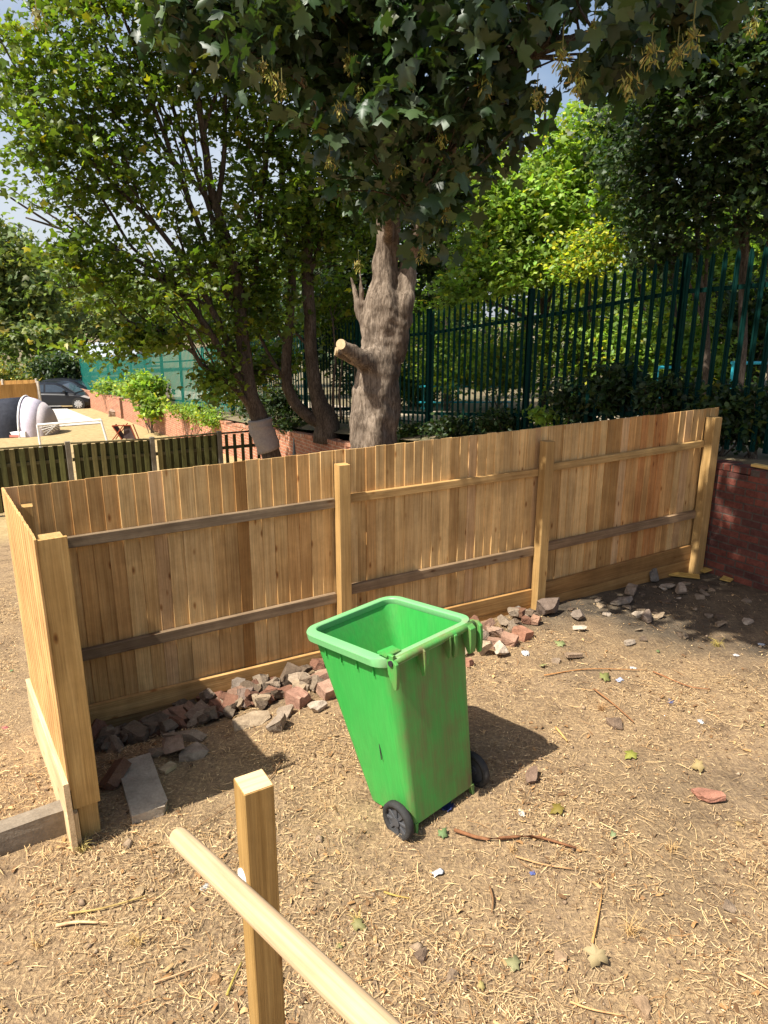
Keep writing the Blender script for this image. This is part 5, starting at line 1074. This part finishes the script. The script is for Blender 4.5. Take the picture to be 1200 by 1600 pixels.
# sunlit bushes beyond the park path, seen between the pales
for k, (px, py, Y, r, lf, lb) in enumerate([(700, 560, 21, (1.2, .8, .9), 'bright_leaf', 'sunlit bush behind the palisade just right of the big trunk'), (780, 560, 20, (1.1, .8, .9), 'bright_leaf', 'bright bush behind the second palisade bay'), (890, 540, 18, (1.0, .8, .9), 'maple_leaf', 'shaded green bush behind the third palisade bay'), (985, 540, 16.5, (.9, .8, .9), 'bright_leaf', 'bright bush seen low between the pales left of the turquoise railing'), (1085, 560, 16, (1.0, .7, .8), 'bright_leaf', 'sunlit bush behind the large turquoise railing'), (1180, 500, 16, (1.0, .8, 1.1), 'dark_leaf', 'dark bush at the right edge behind the palisade'), (640, 590, 24, (1.2, .8, .8), 'maple_leaf', 'green bush far behind the big trunk in the park'), (560, 570, 24, (1.4, .8, 1.0), 'dark_leaf', 'dark bush behind the palisade left of the big trunk')]):
    shrub(px, py + 40, Y, lb, [E1(px, py, Y, r), E1(px + 30, py + 25, Y + .3, tuple(np.array(r) * .7))], lf, 100 + k, 150, 18, .15, LEAF_MID, cr=.2, name='bush')

# ---------------------------------------------------------------- straw, chips and twigs on the dry ground
def scatter_xy(n, rg, lo=1.5, hi=9.0):
    out = []
    while sum(map(len, out)) < n:
        y = lo + (hi - lo) * rg.random(n) ** 1.35; x = (rg.random(n) * 2 - 1) * (.56 * (y * .963 + .8) + 1.7); fl = (np.c_[x, y] - K[:2]) @ N_[:2]; fu = (np.c_[x, y] - K[:2]) @ U[:2]; s_ = s_of(x, y)
        ok = ((fl < -.06) | (fu < -.35)) & (r_of(x, y) < -.05)
        d = vnoise(x, y, .55, 21) * .6 + vnoise(x, y, .16, 22) * .4
        tree_shade = (fu > 4.6) & (fl > -1.9) & (fl < 1)
        bare = np.clip((vnoise(x, y, .8, 31) - .45) * 3, 0, 1) * np.clip((x - .8) / 1.2, .25, 1)
        ok &= rg.random(n) < np.clip((d - .24) * 2.4, .16, 1) * (1 - .65 * bare) * np.where(tree_shade, .3, 1); out.append(np.c_[x, y][ok])
    return np.concatenate(out)[:n]
def strips(n, seed, lmin, lmax, w_, cols, zoff=.006, bend=.25, thick=False, lo=1.5, hi=9.):
    rg = np.random.default_rng(seed); P = scatter_xy(n, rg, lo, hi); a = rg.uniform(0, 6.283, n); L = rg.uniform(lmin, lmax, n) ; W = w_ * rg.uniform(.5, 1.4, n)
    d = np.c_[np.cos(a), np.sin(a)]; q = np.c_[-d[:, 1], d[:, 0]]; Vs = []
    pitch = rg.normal(0, .09, n); bz_ = rg.uniform(-bend, bend, n)
    for t in (-.5, 0, .5):
        c = P + d * (L * t)[:, None] + q * (L * bz_ * (.25 - t * t) * 2)[:, None]; z = gz(P[:, 0], P[:, 1]) + zoff + rg.uniform(0, .010, n) + np.abs(pitch) * L * .5 + pitch * L * t + L * .12 * (.25 - t * t)
        wv = W * (1 if t == 0 else .7)
        roll = rg.normal(0, .5, n)
        for sg in (-1, 1): Vs.append(np.c_[c + q * (sg * wv / 2 * np.cos(roll))[:, None], z + sg * wv / 2 * np.sin(roll)])
    V = np.stack(Vs, 1).reshape(-1, 3); F = np.array([(0, 1, 3, 2), (2, 3, 5, 4)]); FF = (F[None] + (np.arange(n) * 6)[:, None, None]).reshape(-1, 4)
    C = np.array(cols)[rg.integers(0, len(cols), n)] * rg.uniform(.7, 1.2, (n, 1)); return V, FF, np.repeat(C, 6, 0)
parts = [strips(52000, 301, .015, .07, .0027, [(1, 1, 1), (1.15, 1.1, 1.0), (.8, .75, .65), (.42, .32, .24), (1.25, 1.2, 1.1), (.3, .22, .17)]), strips(1400, 304, .02, .055, .017, [(.42, .32, .25), (.6, .45, .32), (.85, .75, .6), (.3, .22, .17)]), strips(23000, 302, .008, .022, .0055, [(1.1, 1.05, .95), (.9, .8, .7), (1.3, 1.28, 1.2), (.55, .42, .3)]), strips(2400, 303, .06, .16, .0036, [(.9, .8, .65), (1.15, 1.1, .95), (.55, .4, .28)])]
Vs, Fs, Ts, off = [], [], [], 0
for V, F, T in parts: Vs.append(V); Fs.append(F + off); Ts.append(T); off += len(V)
tag(link('straw_litter', raw_mesh('straw_litter', np.concatenate(Vs), np.concatenate(Fs), np.concatenate(Ts)), 'straw'), 'dry cut straw and chaff strewn over the bare earth', 'straw', kind='stuff')
# tufts of dead grass still rooted
def tuft(px, py, n, h, tint, label, seed):
    b = hitg(px, py); rg = np.random.default_rng(seed); mb = MB()
    for k in range(n):
        a = rg.uniform(0, 6.28); l = h * rg.uniform(.5, 1.1); d = np.array([math.cos(a), math.sin(a), 0]) * l * rg.uniform(.3, 1.1); o_ = np.array([rg.normal(0, .012), rg.normal(0, .012), 0])
        mb.tube(catmull([o_, o_ + d * .4 + Z3 * l * .55, o_ + d + Z3 * l * rg.uniform(.25, .8)], 5), np.linspace(.0022, .0008, 5), 3, np.array(tint) * rg.uniform(.7, 1.2), cap=False)
    o = mb.build('grass_tuft', 'straw', fixn=False); o.location = b; tag(o, label, 'grass tuft')
for k, (px, py, n, h, tn, lb) in enumerate([(215, 1475, 26, .10, (1.0, .95, .7), 'dead grass tuft below the greenish stalk at the lower left'), (700, 1120, 22, .09, (.8, .85, .4), 'greenish tuft at the foot of the bin side'), (530, 1090, 20, .10, (.9, 1.0, .35), 'yellow-green sprout by the pink bricks left of the bin'), (940, 1110, 34, .10, (.75, .62, .5), 'tangled dead grass by the dark clod on the right'), (985, 1460, 26, .09, (.9, .8, .6), 'dead grass tuft behind the straight stalk on the right foreground'), (130, 1330, 30, .10, (.85, .9, .55), 'pale weeds at the foot of the corner post'), (560, 1440, 18, .08, (.9, .9, .55), 'small dead tuft right of the newel post'), (800, 1330, 24, .08, (.9, .8, .65), 'dead grass tangle over the thick reddish stick'), (1120, 1010, 26, .11, (.7, .75, .35), 'grass tuft in the dappled shade at the right'), (60, 1480, 22, .09, (1, .9, .7), 'dead tuft at the lower left corner area'), (520, 1560, 22, .08, (1, .9, .7), 'dead tuft left of the rail at the bottom edge'), (1050, 1330, 20, .08, (1, .9, .7), 'dead tuft below the lone red brick')]): tuft(px, py, n, h, tn, lb, 900 + k)
# crumbs of earth and grit
rg = np.random.default_rng(310); n = 5200; P = scatter_xy(n, rg); s = rg.lognormal(-4.9, .45, n); oc = np.array([(1, 0, 0), (-1, 0, 0), (0, 1, 0), (0, -1, 0), (0, 0, .8), (0, 0, -.5)]); of = np.array([(0, 2, 4), (2, 1, 4), (1, 3, 4), (3, 0, 4), (2, 0, 5), (1, 2, 5), (3, 1, 5), (0, 3, 5)])
V = oc[None] * rg.uniform(.6, 1.3, (n, 6, 1)) * s[:, None, None]; a = rg.uniform(0, 6.28, n); ca, sa = np.cos(a)[:, None], np.sin(a)[:, None]; V = np.stack([V[..., 0] * ca - V[..., 1] * sa, V[..., 0] * sa + V[..., 1] * ca, V[..., 2]], -1); V += np.c_[P, gz(P[:, 0], P[:, 1]) + s * .3][:, None]
C = np.array([(.75, .6, .46), (.6, .47, .35), (1.0, .85, .68), (.45, .34, .25)])[rg.integers(0, 4, n)]
tag(link('grit', raw_mesh('grit', V.reshape(-1, 3), (of[None] + (np.arange(n) * 6)[:, None, None]).reshape(-1, 3), np.repeat(C, 6, 0)), 'rubble_stone'), 'crumbs of dry earth and grit scattered on the ground', 'grit', kind='stuff')
# twigs one can point to
def twig(pts, r, tint, label, cat='twig', mat='twig', z=.012):
    Q = [hitg(*p) for p in pts]; b = Q[0].copy(); Q = [q + Z3 * (z + r) for q in Q]; mb = MB(); rr_ = np.linspace(r, r * .55, 10); mb.tube(catmull(Q, 10), rr_, 6, np.array(tint) * np.array([.72, .76, .8])); o = mb.build('twig', mat, base=b, smooth=True); o.location = b; tag(o, label, cat)
twig([(710, 1302), (760, 1316), (830, 1312), (900, 1330)], .012, (.95, .62, .46), 'thick reddish-brown bent stick on the ground right of the near bin wheel')
twig([(805, 1342), (850, 1355), (895, 1362)], .006, (2, 1.7, 1.3), 'thin pale twig below the thick reddish stick')
twig([(108, 1432), (160, 1424), (230, 1404)], .007, (1.8, 1.9, 1.1), 'greenish white stalk at the lower left, upper of two')
twig([(88, 1452), (120, 1446), (155, 1447)], .010, (2.7, 2.6, 2.4), 'peeled white stick at the lower left, below the greenish stalk')
twig([(240, 1540), (280, 1526), (330, 1506)], .005, (2.6, 2.4, 2.1), 'thin white stick left of the newel post')
twig([(925, 1478), (933, 1440), (940, 1402)], .007, (2.1, 1.7, 1.0), 'straight straw-coloured stalk pointing away on the right foreground')
twig([(890, 1570), (925, 1582), (975, 1592)], .006, (2.4, 2.0, 1.5), 'pale twig at the bottom edge of the right foreground')
twig([(1148, 1522), (1175, 1535), (1200, 1550)], .007, (2.5, 2.2, 1.8), 'pale broken stick at the lower right corner')
twig([(355, 1560), (365, 1535), (378, 1508)], .007, (1.6, 1.8, .7), 'greenish grass stalk bundle beside the newel post')
twig([(850, 1058), (920, 1048), (1010, 1050)], .006, (1.7, 1.2, .7), 'long thin stalk lying right of the brick pile')
twig([(928, 1080), (960, 1105), (990, 1132)], .008, (1.2, .85, .6), 'dark reddish stick on the right middle ground')
twig([(1020, 1052), (1075, 1075), (1110, 1080)], .006, (1.3, .8, .55), 'reddish twig at the edge of the fence shadow')
twig([(868, 1140), (878, 1152), (886, 1162)], .009, (2.6, 2.2, 1.3), 'short pale splinter of wood on the right middle ground')
twig([(600, 1398), (620, 1404), (640, 1408)], .006, (1.8, 1.8, .8), 'short yellow-green stalk below the bin')
twig([(765, 1390), (770, 1410), (768, 1430)], .007, (1.0, .8, .6), 'dark short stick in front of the bin on the right')
twig([(440, 1190), (415, 1225), (300, 1300)], .004, (1.1, .9, .7), 'thin dark twig behind the handrail')
# fallen leaves and scraps
def flat(px, py, s, tint, label, tmpl=LEAF_BIG, mat='fallen_leaf', cat='leaf', name='fallen_leaf', seed=0):
    p = hitg(px, py); rg = np.random.default_rng(seed); tmpl = (tmpl[0] * np.array([1, 1, .35]), tmpl[1]); V, F, T = leaf_mesh(tmpl, np.zeros((1, 3)), s * .8 / .87, rg, .9, .1, np.array([np.array(tint) * np.array([.95, .68, .95])]), spread=.45); V[:, 2] -= V[:, 2].min(); V[:, :2] -= V[:, :2].mean(0); o = link(name, raw_mesh(name, V, F, T), mat); o.location = p + Z3 * .008; m = o.modifiers.new('thick', 'SOLIDIFY'); m.thickness = .002; tag(o, label, cat)
fl_list = [(692, 1307, .10, (.5, .9, .6), 'green fallen leaf just right of the near bin wheel'), (957, 1308, .10, (.75, 1.1, .9), 'pale green fallen leaf on the right ground'), (985, 1183, .09, (.9, 1.1, .35), 'yellow-green curled leaf on the right ground'), (930, 1506, .09, (1.3, 1.25, 1.1), 'pale dried leaf at the right foreground'), (802, 1510, .07, (.85, 1.0, .8), 'greyish green leaf near the bottom centre'), (752, 1545, .07, (1.3, 1.3, .8), 'yellowish leaf near the bottom edge'), (875, 1008, .09, (.85, 1.15, .8), 'light green leaf right of the brick pile'), (848, 1042, .08, (1, 1.15, .8), 'pale green leaf in front of the brick pile'), (945, 1062, .10, (.75, .95, .5), 'green and cream leaf on the right middle ground'), (1190, 1135, .08, (1.3, 1.5, 1.0), 'pale leaf at the right edge'), (1028, 1020, .06, (.5, .8, .5), 'small dark green leaf at the shadow edge'), (18, 1050, .06, (.4, .9, .6), 'small green leaf on the ground left of the return fence'), (560, 1450, .08, (.8, .9, .6), 'dull green leaf lower centre right of the handrail'), (530, 1480, .08, (.7, .85, .5), 'dark olive leaf above the handrail end'), (870, 1270, .09, (.7, .65, .2), 'olive crumpled leaf on the ground right of the bin'), (1090, 1205, .07, (1.2, 1.1, .8), 'dry tan leaf above the lone red brick'), (1155, 1290, .09, (1.2, 1.0, .7), 'curled tan leaf below the lone red brick')]
for k, a in enumerate(fl_list): flat(*a, seed=500 + k)
def scrap(px, py, s, tint, label, seed, cat='litter'):
    p = hitg(px, py); rg = np.random.default_rng(seed); n = 6; g = np.linspace(-.5, .5, n); X_, Y_ = np.meshgrid(g, g); Zs = rg.normal(0, .08, (n, n)); V = np.c_[X_.ravel() * (1 + rg.normal(0, .15, n * n)), Y_.ravel() * .7 * (1 + rg.normal(0, .15, n * n)), Zs.ravel()] * s; V[:, 2] -= V[:, 2].min(); a = rg.uniform(0, 6); c, s_ = math.cos(a), math.sin(a); V = np.c_[V[:, 0] * c - V[:, 1] * s_, V[:, 0] * s_ + V[:, 1] * c, V[:, 2]]
    i, j = np.meshgrid(np.arange(n - 1), np.arange(n - 1)); q = (j * n + i).ravel(); o = link('litter_scrap', raw_mesh('litter_scrap', V, np.stack([q, q + 1, q + n + 1, q + n], 1), np.broadcast_to(np.array(tint, float), (n * n, 3))), 'litter'); o.location = p + Z3 * .0; m = o.modifiers.new('thick', 'SOLIDIFY'); m.thickness = .002; tag(o, label, cat)
for k, (px, py, s, tn, lb) in enumerate([(684, 1366, .08, (.95, .97, 1.0), 'crumpled silvery paper scrap in front of the bin'), (968, 1064, .08, (.8, .88, 1.1), 'white and blue wrapper on the right middle ground'), (1095, 1130, .07, (1, 1, 1), 'white paper scrap right of the wrapper'), (990, 1045, .07, (1, .98, .95), 'white scrap above the wrapper'), (820, 1022, .11, (.95, .93, .9), 'torn white plastic strip at the right of the brick pile'), (1048, 1098, .07, (.2, .22, .4), 'dark blue plastic scrap on the right ground'), (700, 1262, .11, (.05, .07, .22), 'dark blue plastic bag scrap under the back of the bin'), (1190, 1008, .07, (.9, .95, 1), 'white scrap at the edge of the shade on the right'), (1150, 1025, .06, (1, .9, .85), 'small pinkish white scrap at the shade edge'), (832, 1365, .04, (.2, .25, .6), 'tiny blue plastic piece in the right foreground'), (8, 1138, .06, (.7, .2, .2), 'small red scrap left of the return fence'), (815, 1272, .07, (.9, .85, .75), 'torn cream scrap right of the near bin wheel'), (320, 1388, .06, (.85, .88, .85), 'pale scrap left of the newel post')]): scrap(px, py, s * .8, np.array(tn) * .6, lb, 600 + k)
for k, (px, py, s, tn, lb) in enumerate([(830, 1218, .09, (.55, .42, .36), 'brown clod in the bin shadow'), (706, 1530, .05, (.7, .58, .46), 'small brown pebble near the bottom edge'), (960, 1135, .09, (.5, .4, .33), 'dark brown clod on the right middle ground'), (876, 1500, .05, (.95, .75, .55), 'tan pebble in the right foreground'), (1138, 1420, .05, (.7, .6, .5), 'grey-brown pebble at the right'), (658, 1498, .06, (.5, .4, .33), 'brown clod lower centre'), (340, 1533, .05, (1.0, .7, .4), 'orange-brown stone left of the newel post'), (870, 1035, .07, (.8, .7, .6), 'tan pebble right of the brick pile'), (220, 1395, .05, (.9, .75, .5), 'tan pebble behind the handrail end'), (1005, 1580, .07, (.9, .7, .5), 'flat tan stone at the bottom right')]):
    lump('pebble', hitg(px, py), (s * 1.2, s, s * .6), tn, lb, 'stone', seed=700 + k, tilt=.2)
